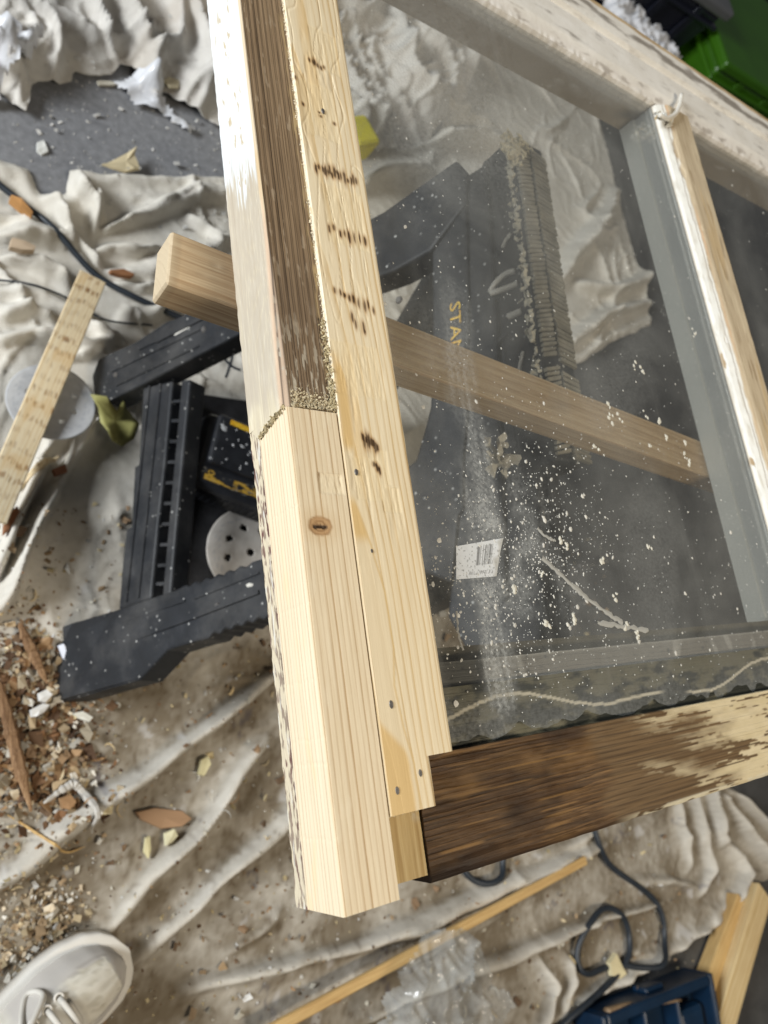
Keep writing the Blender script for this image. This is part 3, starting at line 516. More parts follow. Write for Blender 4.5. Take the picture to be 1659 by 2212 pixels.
# --- end of the old tenon below the trim
def ten_disp(a, l, z):
    ck = .2105 + .0016 * (l + .06) / .03 + .0006 * perlin(l * 130, a * 0 + 1, 181)
    return -.0022 * smooth(.0007, .0002, np.abs(a - ck)) * smooth(.690, .695, z) - .0006 * smooth(.2106, .2095, a) * smooth(.69, .695, z) + .0002 * fbm(a * 200, l * 60, 183)
def ten_paint(a, l, z):
    ck = .2105 + .0016 * (l + .06) / .03 + .0006 * perlin(l * 130, a * 0 + 1, 181)
    gl = smooth(.1, .4, fbm(a * 160, l * 90, 185)) * smooth(-.052, -.046, l)
    return layers(a.shape, (smooth(.0012, .0004, np.abs(a - ck)) * .9, (.05, .03, .015)), (gl * .7, (.62, .55, .40)), (smooth(.2106, .209, a) * .4, (.42, .29, .10)))
extrude("tenon_end", dense([(.2046, SZ), (.2046, .6965), (.2290, .6975), (.2290, SZ)], (.003, .0007, .003, .006)), np.arange(-.0735, -.040, .0008), M['tenon'], sash, 'y', ten_disp, ten_paint)

# --- bottom rail (weathered), stepped down under the glass
ZR = .7005
br = dense([(-.0762, SZ), (-.0772, ZR - .0025), (-.0750, ZR - .0004), (-.0735, ZR), (-.0218, ZR), (-.0212, ZR - .0042), (.0085, ZR - .0052), (.0090, ZR - .0085), (.0215, ZR - .0085), (.0220, ZR - .016), (.0300, ZR - .018), (.0305, SZ)],
           (.002, .0006, .0006, .0008, .0008, .0009, .001, .0009, .002, .002, .006, .02))
def rail_disp(a, l, z):
    top = smooth(ZR - .001, ZR - .0002, z) * (a < -.02); rot = smooth(.37, .33, l + .01 * perlin(a * 120, l * 40, 191))
    g = np.abs(perlin(a * 480, l * 7, 193)); return top * (-.0006 * g * (.4 + rot) - .0011 * rot + .0006 * rot * fbm(a * 120, l * 50, 195)) + (1 - top) * .0002 * perlin(a * 80, l * 90, 197)
def LNS(a, l): return np.abs((a / .0029 + .5 * perlin(l * 7, a * 25, 214) + 50) % 1 - .5) * 2
def rail_paint(a, l, z):
    ex = (a < -.0215) * 1.0; rot = smooth(.372, .345, l + .03 * fbm(a * 70, l * 30, 201, 4) + .08 * (a + .05)) * ex
    gr = .0 + perlin(a * 620, l * 8, 203); cr = smooth(.405, .52, l + .10 * fbm(a * 70, l * 18, 205) + .25 * (a + .045))
    paintm = cr * smooth(.0, .07, .55 * fbm(a * 420, l * 30, 207, 4) + .6 * fbm(a * 60, l * 13 + a * 60, 208, 3) + .30 * cr - .16 * np.abs(gr) + .22 * (np.minimum(LNS(a, l), .5) - .5) - .0) * ex
    hl = smooth(.45, .6, perlin(a * 500, l * 14, 209)) * rot; lns = np.abs((a / .0029 + .5 * perlin(l * 7, a * 25, 214) + 50) % 1 - .5) * 2; hole = smooth(.48, .56, fbm(a * 60, l * 30, 211, 3))
    lip = smooth(-.0735, -.0755, a) * smooth(.36, .40, l) * smooth(-.2, .05, fbm(l * 45, a * 260, 213, 4))
    blk = smooth(-.068, -.075, a) * smooth(.30, .25, l)
    up = (1 - ex); und = up * (a < .0087); n = fbm(a * 130, l * 48, 215, 6); bl = smooth(-.16, .22, n + .42 * smooth(.004, -.016, a + .004 * perlin(l * 20, a * 0, 216)) - .16 + .22 * perlin(l * 9, a * 20, 218))
    cy = -.0085 + .006 * np.sin(l * 22 + 1.2) + .0035 * np.sin(l * 47); caulk = smooth(.0011, .0007, np.abs(a - cy + .0006 * perlin(l * 90, a * 0, 217))) * und * smooth(.05, .12, np.abs(l - .452) * 6)
    bead = up * (a > .0087) * (a < .0218); bw = smooth(.35, .6, perlin(l * 80, a * 30, 219)) ; bd = smooth(.295, .288, l)
    deep = up * (a >= .0218)
    return layers(a.shape, (ex * smooth(.35, .6, gr) * .6, (.035, .018, .008)), (ex * rot * smooth(-.1, .35, fbm(a * 45, l * 16, 204, 4)) * .8, (.020, .010, .005)), (ex * rot * smooth(.05, .4, fbm(a * 40, l * 12, 206, 4)) * .6, (.21, .115, .04)), (ex * (1 - rot) * .65, (.17, .112, .056)), (ex * smooth(.34, .08, lns) * (.8 - .45 * rot), (.055, .032, .016)), (ex * (1 - rot) * smooth(.3, .6, np.abs(gr)) * .6, (.10, .058, .025)), (rot * .30 * smooth(0, .4, n + .2), (.065, .030, .010)), (hl * .55, (.30, .165, .055)),
                  (paintm * .93, np.stack([.66 + .1 * n, .56 + .1 * n, .36 + .1 * n], -1)), (paintm * hole, (.12, .07, .03)), (lip * ex, (.68, .62, .46)), (blk * ex * .8, (.018, .01, .006)),
                  (und, (.13, .12, .078)), (und * smooth(-.25, .3, fbm(a * 260, l * 90, 222, 4)) * .55, (.14, .125, .085)), (und * bl * .95, (.016, .018, .014)), (caulk, (.58, .53, .42)), (bead, (.25, .235, .215)), (bead * bw * .6, (.55, .54, .52)), (bead * smooth(.0103, .0092, a) * .7, (.60, .59, .56)), (bead * smooth(.0200, .0214, a) * .5, (.6, .59, .56)), (bead * bd * .85, (.05, .05, .046)), (deep, (.13, .115, .085)))
rx_ = np.concatenate([np.arange(.2296, .63, .0009), np.linspace(.632, 1.03, 80)])
extrude("bottom_rail", br, rx_, M['rail'], sash, 'x', rail_disp, rail_paint)

# --- moulded top rail, old cream paint with dark mildew
tr_ = dense([(.533, SZ), (.533, .6968), (.5335, .7000), (.541, .7025), (.546, .7040), (.552, .7042), (.576, .7042), (.5785, .7012), (.582, .7012), (.5845, .7052), (.592, .7060), (.6145, .7056), (.6178, .7035), (.6185, SZ)],
            (.002, .001, .001, .001, .001, .0014, .001, .0008, .0008, .0012, .0014, .001, .002, .02))
def trail_disp(a, l, z):
    rag = smooth(.539, .5335, a) * smooth(.690, .697, z); return rag * (.0014 * fbm(l * 70, a * 50, 221, 3) + .0006 * perlin(l * 260, a * 100, 223)) + .00025 * fbm(a * 90, l * 40, 225)
def trail_paint(a, l, z):
    n = fbm(a * 80, l * 16, 231, 5); inner = smooth(.6962, .6955, z) * (a < .536)
    rt = smooth(.42, .75, l); mil = smooth(-.1, .35, .9 * fbm(a * 130, l * 26, 231, 6) + (.30 + .35 * rt) * np.exp(-((a - .599) / .0065) ** 2) - .26); mil2 = smooth(.0, .35, .9 * fbm(a * 200, l * 34, 233, 5) + .32 * rt * np.exp(-((a - .581) / .004) ** 2) - .22)
    ed = smooth(.6085, .6115, a + .0015 * perlin(l * 40, a * 90, 235)); brn = ed * smooth(.0, .3, perlin(l * 14, a * 60, 237)); low = smooth(.545, .537, a) * (1 - inner)
    return layers(a.shape, (smooth(.1, .4, n) * .22, (.62, .58, .50)), (low * .4, (.60, .56, .52)), (low * smooth(.1, .4, fbm(l * 60, a * 120, 239)) * .6, (.25, .21, .17)), (mil * .72 * (1 - inner), (.10, .072, .048)), (mil2 * .35 * (1 - inner), (.22, .18, .14)), (ed * .8 * (1 - inner), (.50, .33, .12)), (brn * .4, (.28, .17, .07)),
                  (inner, (.50, .47, .42)), (inner * smooth(.684, .682, z) * .75, (.34, .28, .20)), (inner * smooth(.35, .5, fbm(l * 18, z * 60, 241)) * .6, (.62, .6, .56)))  # inner: pale-painted face below the glass, shade put into its grey colour
extrude("top_rail", tr_, np.concatenate([np.arange(.2466, .95, .0018), np.linspace(.953, 1.10, 20)]), M['paint'], sash, 'x', trail_disp, trail_paint)

# --- muntin between the panes: raw wood with a strip of cracked white paint
mu = dense([(.6290, SZ), (.6290, .6760), (.6315, .6775), (.6315, .6958), (.6335, .6995), (.6440, .7050), (.6475, .7062), (.6480, .7058), (.6790, .7062), (.6800, .7050), (.6800, SZ)],
           (.002, .001, .002, .0008, .0008, .0007, .0005, .001, .001, .003, .01))
def mun_disp(a, l, z):
    pt = smooth(.646, .644, a) * smooth(.696, .698, z); chip = smooth(.30, .36, fbm(l * 24, a * 110, 251, 3)); return -.0009 * pt * chip + .0004 * pt * perlin(l * 130, a * 100, 253) + .0003 * smooth(.6475, .6485, a) * fbm(a * 160, l * 30, 255)
def mun_paint(a, l, z):
    pt = smooth(.6425, .6412, a + .0016 * fbm(l * 30, a * 0, 261)) * smooth(.6962, .6972, z); chip = smooth(.34, .38, fbm(l * 24, a * 110, 251, 3)) * pt
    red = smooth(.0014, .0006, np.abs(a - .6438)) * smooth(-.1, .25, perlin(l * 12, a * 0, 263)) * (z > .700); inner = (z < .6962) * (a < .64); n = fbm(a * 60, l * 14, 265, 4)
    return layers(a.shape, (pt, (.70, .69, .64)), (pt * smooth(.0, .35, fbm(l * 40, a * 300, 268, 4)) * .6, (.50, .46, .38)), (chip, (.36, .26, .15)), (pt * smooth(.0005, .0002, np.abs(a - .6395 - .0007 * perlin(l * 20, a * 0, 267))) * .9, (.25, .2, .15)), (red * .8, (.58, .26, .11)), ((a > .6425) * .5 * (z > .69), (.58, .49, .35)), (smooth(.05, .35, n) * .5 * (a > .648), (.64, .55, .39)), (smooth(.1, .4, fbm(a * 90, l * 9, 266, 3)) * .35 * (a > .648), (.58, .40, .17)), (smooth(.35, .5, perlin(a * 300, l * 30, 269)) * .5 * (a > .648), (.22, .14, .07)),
                  (inner, (.52, .52, .48)), (inner * smooth(.676, .678, z) * .55, (.30, .31, .31)), (inner * smooth(.6935, .6955, z) * .9, (.02, .02, .02)))  # inner: white paint under the glass, greyed to paint in its shade
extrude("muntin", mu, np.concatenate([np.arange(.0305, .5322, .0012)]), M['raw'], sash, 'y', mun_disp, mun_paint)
box("stile", (1.03, 1.10, -.076, .5328, SZ, ZS), M['paint'], sash, .002)

# --- panes and what is stuck to them
GZ = .6962
nx, ny = 150, 216; gx, gy = np.meshgrid(np.linspace(.2468, .6312, nx), np.linspace(-.0208, .5328, ny)); V = np.concatenate([np.stack([gx, gy, gx * 0 + GZ], -1).reshape(-1, 3), boxv(.2468, .6312, -.0208, .5328, GZ - .0026, GZ)[:4]])
q = np.array([[i * nx + j, i * nx + j + 1, (i + 1) * nx + j + 1, (i + 1) * nx + j] for i in range(ny - 1) for j in range(nx - 1)]); b0 = nx * ny; co_ = [0, nx - 1, nx * ny - 1, nx * ny - nx]
rim = [list(range(nx)), [i * nx + nx - 1 for i in range(ny)], [nx * ny - 1 - i for i in range(nx)], [(ny - 1 - i) * nx for i in range(ny)]]
ng = [[b0 + 3, b0 + 2, b0 + 1, b0]] + [[b0 + k, b0 + (k + 1) % 4] + rim[k][::-1] for k in range(4)]
SM = [(0.3164,0.2479),(0.3096,0.2076),(0.3065,0.1761),(0.3112,0.1467),(0.3056,0.1059),(0.3014,0.0648),(0.2974,0.0261),(0.2966,0.0014)]; d_, s_, t_ = polydist(gx, gy, SM)
band_ = .30 * smooth(.016, .006, d_ + .004 * perlin(gx * 30, gy * 30, 401)) * (.45 + .55 * smooth(-.2, .3, perlin(gx * 240, gy * 12, 402))) * (.5 + .8 * t_)
spl = .30 * np.exp(-((gx - (0.3259,0.0812)[0]) / .045) ** 2 - ((gy - (0.3259,0.0812)[1]) / .05) ** 2) * smooth(-.3, .4, fbm(gx * 45, gy * 45, 403, 4))
edge_ = .20 * smooth(.016, .0, gx - .2468) + .10 * smooth(.03, .0, gy + .0208) + .10 * smooth(.03, 0, .5328 - gy); wipe = .07 * smooth(.55, .8, np.abs(np.sin(14 * np.hypot(gx - .1, gy - .9) + 3 * perlin(gx * 5, gy * 5, 404)))) * smooth(-.2, .4, perlin(gx * 6, gy * 6, 405))
al = np.clip(band_ + spl + edge_ + wipe + .10 * smooth(.25, .45, gy) * smooth(.60, .30, gx), 0, .6); ov = np.zeros((nx * ny + 4, 4)); ov[:nx * ny, 3] = al.ravel()  # last term of al: upper-left haze painted in for milky reflections
p1 = mesh("glass_pane", V, (q, ng), M['glass'], sash, ov=ov)
p2 = box("glass_pane", (.6802, 1.0298, -.0208, .5328, GZ - .0026, GZ), M['glass'], sash)
fk = Acc()
def fleck(acc, x, y, z, r, col, h=.0003):
    n = random.choice((5, 6, 7)); a0 = random.random() * 6.3; ex = random.uniform(.55, 1.0); th = random.random() * 3.14; P = []
    for k in range(n):
        a = a0 + 6.283 * k / n; q = r * random.uniform(.7, 1.15); u, v = q * math.cos(a), q * ex * math.sin(a); P.append((x + u * math.cos(th) - v * math.sin(th), y + u * math.sin(th) + v * math.cos(th), z))
    V = P + [(x, y, z + h)]; acc.add(V, [[k, (k + 1) % n, n] for k in range(n)], col)
g0 = [(0.3186,0.098),(0.341,0.0786),(0.3152,0.0539),(0.3703,0.1089),(0.2947,0.0441)]
for k in range(2600):
    if k < 1700:
        c = g0[k % 5]; x, y = rng.normal(c[0], .030 * (1 + 1.1 * (k % 3 == 0))), rng.normal(c[1], .027 * (1 + 1.4 * (k % 3 == 0)))
    else: x, y = rng.uniform(.25, .63), rng.uniform(-.018, .53) ** 1 * (rng.random() ** .6)
    if not (.248 < x < .628 and -.018 < y < .53): continue
    r = min(.00024 * math.exp(abs(rng.normal(0, .75))), .0019); w = rng.uniform(.5, .72); fleck(fk, x, y, GZ + .0001, r, (w, w * .98, w * .9))
for x, y in [(0.4954,0.2301),(0.5033,0.2275),(0.5154,0.173),(0.5115,0.1859),(0.4951,0.1896),(0.4614,0.1817),(0.4507,0.1893),(0.4909,0.163),(0.5347,0.1597),(0.5388,0.1543),(0.5397,0.1718),(0.4264,0.1549),(0.4503,0.1803),(0.3689,0.0892),(0.3741,0.0848),(0.3459,0.0672),(0.4059,0.0776),(0.3666,0.0385),(0.4137,0.0305),(0.425,0.0285),(0.4114,0.0516),(0.5983,0.2786),(0.3203,0.0592),(0.4592,0.0862),(0.3422,0.0395)]:
    for k in range(4): fleck(fk, x + rng.normal(0, .0012), y + rng.normal(0, .002), GZ + .0001 + k * 1e-5, rng.uniform(.0010, .0026), (.60, .58, .50), .0006)
for k in range(60):
    x, y = rng.uniform(.69, 1.0), rng.uniform(.05, .53); fleck(fk, x, y, GZ + .0001, rng.uniform(.0004, .0018), (.6, .6, .56))
tag(fk.build("paint_flecks", M['flake'], sash), kind="stuff")
# smears of dried adhesive near the bottom bead
sm = Acc()
for line, w in (([(0.3487,0.0772),(0.3641,0.0657),(0.3818,0.0523),(0.4027,0.0399),(0.4128,0.035)], .0016), ([(0.3877,0.0361),(0.4098,0.0331),(0.4376,0.0287)], .0017), ([(0.3498,0.0961),(0.3565,0.0904),(0.3643,0.0882)], .0011), ([(0.2733,0.0474),(0.2723,0.0351),(0.2737,0.0264)], .0008)):
    L = spline([(x, y, 0) for x, y in line], 8); n = len(L); T = np.gradient(L, axis=0); T /= np.linalg.norm(T, axis=1)[:, None]; Nn = np.stack([-T[:, 1], T[:, 0], 0 * T[:, 0]], 1)
    wl = w * (.4 + rng.random(n)); wr = w * (.4 + rng.random(n)); A = L + Nn * wl[:, None]; B = L - Nn * wr[:, None]; A[:, 2] = B[:, 2] = GZ + .0002; Cc = L.copy(); Cc[:, 2] = GZ + .0005
    V = np.concatenate([A, Cc, B]); F = [[i, i + 1, n + i + 1, n + i] for i in range(n - 1)] + [[n + i, n + i + 1, 2 * n + i + 1, 2 * n + i] for i in range(n - 1)]
    sm.add(V, [f[::-1] for f in F], (.36, .355, .325))
tag(sm.build("dried_smear", M['flake'], sash), kind="stuff")
# barcode label stuck to the pane
lb = np.array([(0.281,0.0833,0.6962),(0.3182,0.0887,0.6962),(0.3079,0.0661,0.6962),(0.277,0.0646,0.6962)]); nu, nv = 70, 40
U, Vv = np.meshgrid(np.linspace(0, 1, nu), np.linspace(0, 1, nv)); Pl = (lb[0] * ((1 - U) * (1 - Vv))[..., None] + lb[1] * (U * (1 - Vv))[..., None] + lb[2] * (U * Vv)[..., None] + lb[3] * ((1 - U) * Vv)[..., None]); Pl[..., 2] = GZ + .0002 + .0006 * smooth(.8, 1, U) * smooth(.4, 0, Vv)
bars = (np.random.default_rng(5).random(40) < .5)[np.clip(((U - .42) / .40 * 40).astype(int), 0, 39)] * (U > .42) * (U < .82) * (Vv > .12) * (Vv < .66)
txt = (perlin(U * 60, Vv * 9, 275) > .1) * (Vv > .80) * (Vv < .90) * (U > .3) * (U < .92)
spk = smooth(.28, .38, fbm(U * 22, Vv * 14, 277, 3)); fade = smooth(.86, 1.0, U + .1 * perlin(U * 5, Vv * 5, 278)) * .6
ovl = layers(U.shape, (bars * .75, (.12, .12, .12)), (txt * .7, (.2, .2, .2)), (spk * .7, (.16, .16, .14)), (fade, (.35, .33, .27)))
q = [[i * nu + j, (i + 1) * nu + j, (i + 1) * nu + j + 1, i * nu + j + 1] for i in range(nv - 1) for j in range(nu - 1)]
st = mesh("barcode_sticker", Pl.reshape(-1, 3), q, M['sticker'], sash, ov=ovl.reshape(-1, 4)); st["label"] = "speckled white barcode sticker"
# nails in the trim
def disc(cx, cy, z, r, n=10, h=.0004, sy=1.0):
    a = np.linspace(0, 2 * np.pi, n, endpoint=False); lo = np.stack([cx + r * np.cos(a), cy + sy * r * np.sin(a), 0 * a + z], 1); hi = lo * 1; hi[:, 2] += h; hi[:, :2] = (hi[:, :2] - (cx, cy)) * .8 + (cx, cy)
    return np.concatenate([lo, hi]), [[i, (i + 1) % n, (i + 1) % n + n, i + n] for i in range(n)] + [list(range(n, 2 * n))]
for (x, y), s in zip([(0.2104,0.1165),(0.2123,0.0037),(0.2092,-0.0334),(0.2234,-0.0281),(0.2213,0.3385),(0.2132,0.0763)], (.0011, .0013, .0012, .0011, .0012, .0007)):
    V, F = disc(x, y, ZT - .0003, s, h=.0006, sy=1.7); mesh("nail", V, F, M['nail'], sash)
# scraped-up fuzz and sawdust at the joint, loose paint curl at the muntin
fz = Acc()
def grain(acc, x, y, z, s, col, flat=.6):
    V = boxv(-s, s, -s * rng.uniform(.3, .8), s * rng.uniform(.3, .8), 0, s * flat) + rng.normal(0, s * .25, (8, 3)); a, b = rng.uniform(0, 6.28), rng.normal(0, .5)
    Rm = rotz(a) @ np.array(((math.cos(b), 0, math.sin(b)), (0, 1, 0), (-math.sin(b), 0, math.cos(b)))); acc.add(V @ Rm.T + (x, y, z), BOXF, col)
for k in range(560):
    x = rng.uniform(.179, .204); y = .1485 + abs(rng.normal(0, .0045)) ; c = rng.uniform(.75, 1.15); grain(fz, x, y, ZS - .0003 + rng.uniform(0, .0022) * math.exp(-(y - .1485) / .004), rng.uniform(.0002, .0007), (.52 * c, .44 * c, .29 * c))
for k in range(260):
    y = .150 + rng.random() ** 2 * .05; x = rng.normal(.2028, .0009); c = rng.uniform(.7, 1.15); grain(fz, x, y, ZS - .0003 + rng.uniform(0, .0022), rng.uniform(.0003, .0009), (.52 * c, .44 * c, .27 * c))
for k in range(260):
    y = rng.uniform(.16, .45); x = rng.normal(.2036, .0003); c = rng.uniform(.8, 1.3); grain(fz, x, y, ZS + rng.uniform(0, .0012), rng.uniform(.0002, .0005), (.60 * c, .52 * c, .38 * c))
for k in range(120):
    t = rng.random(); z = ZS - t * .027; y = .1482 - .006 * t + rng.normal(0, .0008); c = rng.uniform(.5, 1.1); grain(fz, XS - .0003, y, z, rng.uniform(.0003, .0009), (.50 * c, .40 * c, .23 * c))
for k in range(120):
    x = rng.uniform(.2046, .231); c = rng.uniform(.7, 1.1); grain(fz, x, -.0436 + rng.normal(0, .0004), .7015 + rng.uniform(0, .0012), rng.uniform(.0002, .0007), (.66 * c, .58 * c, .42 * c))
tag(fz.build("sawdust", M['flake'], sash), kind="stuff")
V, F = tube(spline([(0.616,0.505,0.709),(0.6283,0.506,0.709),(0.6472,0.5189,0.709),(0.6619,0.5357,0.709),(0.6723,0.5532,0.709)], 6), .0022, 8); mesh("paint_curl", V, F, M['putty'], sash, smooth_=True)
pc = Acc()
for k in range(26):
    x, y = (0.624,0.5125); x += rng.normal(.008, .010); y += rng.normal(-.002, .004); grain(pc, x, y, .7045, rng.uniform(.0008, .0028), random.choice([(.62, .58, .48), (.5, .38, .2), (.66, .66, .62)]))
tag(pc.build("paint_crumbs", M['flake'], sash), kind="stuff")
# ragged putty left beside the trim edge
pe = Acc()
for k in range(90):
    y = rng.uniform(.075, .20); grain(pe, .2462 + abs(rng.normal(0, .0014)), y, GZ, rng.uniform(.0007, .0020), (.40, .36, .24), .4)
tag(pe.build("old_putty", M['flake'], sash), kind="stuff")

# ------------------------------------------------------------------ batten under the sash
def board(name, A, B, w, h, mat, label=None, cat="board", group=None, parent=None, bevel=.0012, z0=None, roll=0.0, ov=None, nl=2, side=1):
    """board from A to B (world points on the bottom centre line), local y along it"""
    A, B = Vector(A), Vector(B); d = B - A; L = d.length; nl = max(nl, 2); na = 2 if ov is None else 26
    xs = np.linspace(-w / 2, w / 2, na); ls = np.linspace(0, L, nl)
    prof = np.array([(-w / 2, 0)] + [(x, h) for x in xs] + [(w / 2, 0)]); m = len(prof)
    a = np.repeat(prof[None, :, 0], nl, 0); z = np.repeat(prof[None, :, 1], nl, 0); l = np.repeat(ls[:, None], m, 1)
    P = np.stack([a, l, z], -1).reshape(-1, 3); i = np.arange(nl - 1)[:, None]; j = np.arange(m)[None, :]; jn = (j + 1) % m
    q = np.stack([i * m + j, (i + 1) * m + j, (i + 1) * m + jn, i * m + jn], -1).reshape(-1, 4)[:, ::-1]
    o = mesh(name, P, (q, [list(range(m))[::-1], list(range((nl - 1) * m, nl * m))]), mat, None, (0, 0, 0), ov=ov(a, l, z, L).reshape(-1, 4) if ov is not None else np.zeros((nl * m, 4)))
    if bevel: bev(o, bevel, 1)
    y = d.normalized(); x = y.cross(Vector((0, 0, 1))).normalized(); zz = x.cross(y); mt = Matrix((x, y, zz)).transposed().to_4x4(); mt.translation = A
    o.matrix_world = mt @ Matrix.Rotation(roll, 4, 'Y')
    if label: tag(o, label, cat, group)
    return o
def stick_ov(a, l, z, L):
    end = smooth(.004, .0, l) * 1.0; return layers(a.shape, (end * .6, (.62, .52, .36)), (smooth(.3, .5, fbm(a * 120, l * 90, 301)) * .45 * smooth(.16, .05, l), (.62, .53, .38)))
stk = board("support_batten", (.1425, .2520, SZ - .0232), (1.26, .0850, SZ - .0232), .0345, .023, M['stick'], "sawn brown batten crossing under the sash, one end sticking out", "batten", bevel=.0015, ov=stick_ov, nl=160)

# ------------------------------------------------------------------ black folding sawhorse
ZH = SZ - .0234   # its ridge carries the batten
horse = thing("sawhorse", "black plastic sawhorse with a putty-crusted ridge, standing under the sash", "sawhorse", (.47, .30, 0.0))
hn = np.array((1, -.1, -.35)); hn /= np.linalg.norm(hn)     # inward normal of the side facing the photographer
def slab(name, poly, t, mat=None, parent=None, off=0.0, bevel=.003):
    P = np.array(poly) + hn * off; P[:, 2] = np.maximum(P[:, 2], .0045); V, F = prism(P, hn * t); o = mesh(name, V, F, mat or M['black'], parent or horse); bev(o, bevel); return o
def mirror(o, name):
    """the same piece on the far side of the ridge"""
    me = o.data.copy(); n = len(me.vertices); co = np.empty(n * 3, np.float32); me.vertices.foreach_get("co", co); co = co.reshape(-1, 3) + np.array(wloc[o.name])
    ridge = .4535 + .1 * co[:, 1]; co[:, 0] = 2 * (ridge + .008) - co[:, 0]; co -= np.array(wloc[o.name]); me.vertices.foreach_set("co", co.ravel()); me.flip_normals(); me.update()
    c = put(name, me, horse, wloc[horse.name]); bev(c, .003); return c
legA = slab("leg", [(0.2874,0.5035,0.0158),(0.2937,0.5258,0.0275),(0.3197,0.5176,0.104),(0.3409,0.5211,0.1636),(0.3644,0.504,0.2357),(0.4121,0.5017,0.3726),(0.452,0.4992,0.4873),(0.482,0.5103,0.57),(0.4834,0.4887,0.5802),(0.4782,0.4551,0.5749),(0.4612,0.4249,0.5348),(0.4464,0.4231,0.4931),(0.4013,0.4441,0.3583),(0.3516,0.4472,0.2154),(0.3199,0.4478,0.1247),(0.2941,0.4507,0.05),(0.2864,0.468,0.0233)], .032)
legB = slab("leg", [(0.2382,0.1361,-0.0198),(0.2408,0.1592,-0.019),(0.2533,0.1613,0.0162),(0.2807,0.1618,0.0945),(0.3164,0.1644,0.1955),(0.3217,0.167,0.2099),(0.3234,0.1636,0.2157),(0.3267,0.1679,0.2241),(0.3293,0.164,0.2326),(0.3326,0.1683,0.2407),(0.3351,0.1643,0.249),(0.3383,0.1686,0.2571),(0.3408,0.1647,0.2652),(0.344,0.1689,0.273),(0.3464,0.1655,0.2809),(0.3495,0.1697,0.2887),(0.3523,0.1661,0.2976),(0.3558,0.1699,0.3065),(0.361,0.1697,0.3214),(0.3896,0.1855,0.3987),(0.4158,0.2046,0.468),(0.4288,0.217,0.5017),(0.4401,0.2623,0.5211),(0.4498,0.2503,0.5522),(0.4375,0.1582,0.5433),(0.4173,0.1229,0.4957),(0.381,0.1097,0.3958),(0.3589,0.1055,0.3339),(0.3573,0.1099,0.3281),(0.3544,0.1057,0.3209),(0.3523,0.1104,0.3137),(0.3492,0.1053,0.3063),(0.3471,0.11,0.2989),(0.344,0.1048,0.2915),(0.3418,0.109,0.2839),(0.3386,0.1038,0.2763),(0.3363,0.1081,0.2686),(0.333,0.1023,0.2609),(0.3307,0.1067,0.2529),(0.3273,0.1008,0.245),(0.3208,0.1012,0.2261),(0.3058,0.099,0.1839),(0.2881,0.0731,0.1408),(0.2373,0.0672,-0.0026),(0.2299,0.0666,-0.0237)], .034)
for lg, pl in ((legA, [(0.3313,0.5146,0.1381),(0.3935,0.5054,0.3185),(0.3964,0.486,0.3322),(0.3328,0.4952,0.1478)]), (legB, [(0.2507,0.1179,0.0211),(0.3184,0.1293,0.2113),(0.3559,0.1372,0.3163),(0.3559,0.1331,0.3174),(0.3179,0.1242,0.2114),(0.2509,0.1108,0.0237)])):
    V, F = prism(np.array(pl) - hn * .0025, hn * .006); mesh("rib", V, F, M['black'], lg)
V, F = prism(np.array([(0.2381,0.1349,-0.0196),(0.2452,0.1337,0.0011),(0.2487,0.1597,0.0035),(0.2408,0.1604,-0.0191)]) - hn * .002, hn * .006); mesh("foot_cap", V, F, M['black'], legB)
panel = slab("side_panel", [(0.4829,0.4899,0.5783),(0.497,0.4936,0.6175),(0.4992,0.4869,0.6258),(0.4848,0.3693,0.6183),(0.4722,0.2615,0.6131),(0.4604,0.159,0.6085),(0.4475,0.0555,0.6013),(0.4401,0.026,0.5885),(0.4223,0.0346,0.5354),(0.42,0.0718,0.518),(0.4354,0.16,0.5369),(0.4486,0.2417,0.5514),(0.4613,0.33,0.5622)], .012, off=.004)
slab("panel_flange", [(0.4611,0.4218,0.5355),(0.4782,0.4551,0.5749),(0.4672,0.3658,0.569),(0.4559,0.2838,0.5599),(0.4497,0.2404,0.5548),(0.4361,0.1594,0.5391),(0.4256,0.0975,0.5268),(0.4165,0.1168,0.4952),(0.4286,0.2142,0.5019),(0.4398,0.2626,0.5201),(0.4478,0.3166,0.5276)], .016, parent=panel)
slab("panel_rib", [(0.4896,0.4895,0.5975),(0.491,0.4876,0.602),(0.4704,0.3158,0.5924),(0.4394,0.072,0.5735),(0.4382,0.0728,0.5697),(0.4692,0.3178,0.5883)], .008, parent=panel, off=-.003)
for pl in ([(0.4831,0.4261,0.5973),(0.4921,0.4386,0.6194),(0.492,0.4352,0.6199),(0.483,0.4227,0.5978)], [(0.4775,0.3827,0.5935),(0.4873,0.3997,0.6167),(0.4871,0.3964,0.6172),(0.4774,0.3794,0.5941)], [(0.4724,0.3412,0.5908),(0.4816,0.3525,0.6138),(0.4814,0.3494,0.6143),(0.4723,0.338,0.5914)], [(0.4672,0.2993,0.588),(0.4767,0.3115,0.6116),(0.4766,0.3085,0.612),(0.4671,0.2963,0.5886)], [(0.4609,0.2466,0.5848),(0.4713,0.2628,0.61),(0.4711,0.2599,0.6104),(0.4608,0.2438,0.5854)]):
    V, F = prism(np.array(pl) - hn * .001, hn * .006); mesh("panel_rib", V, F, M['black'], panel)
def blob(nm, pl, h, par):
    P = np.array(pl); c = P.mean(0); n = len(P); V = np.concatenate([P, P * .7 + c * .3 - hn * h, [c - hn * h * 1.2]]); mesh(nm, V, [[i, (i + 1) % n, (i + 1) % n + n, i + n] for i in range(n)] + [[i + n, (i + 1) % n + n, 2 * n] for i in range(n)], M['putty'], par, smooth_=True)
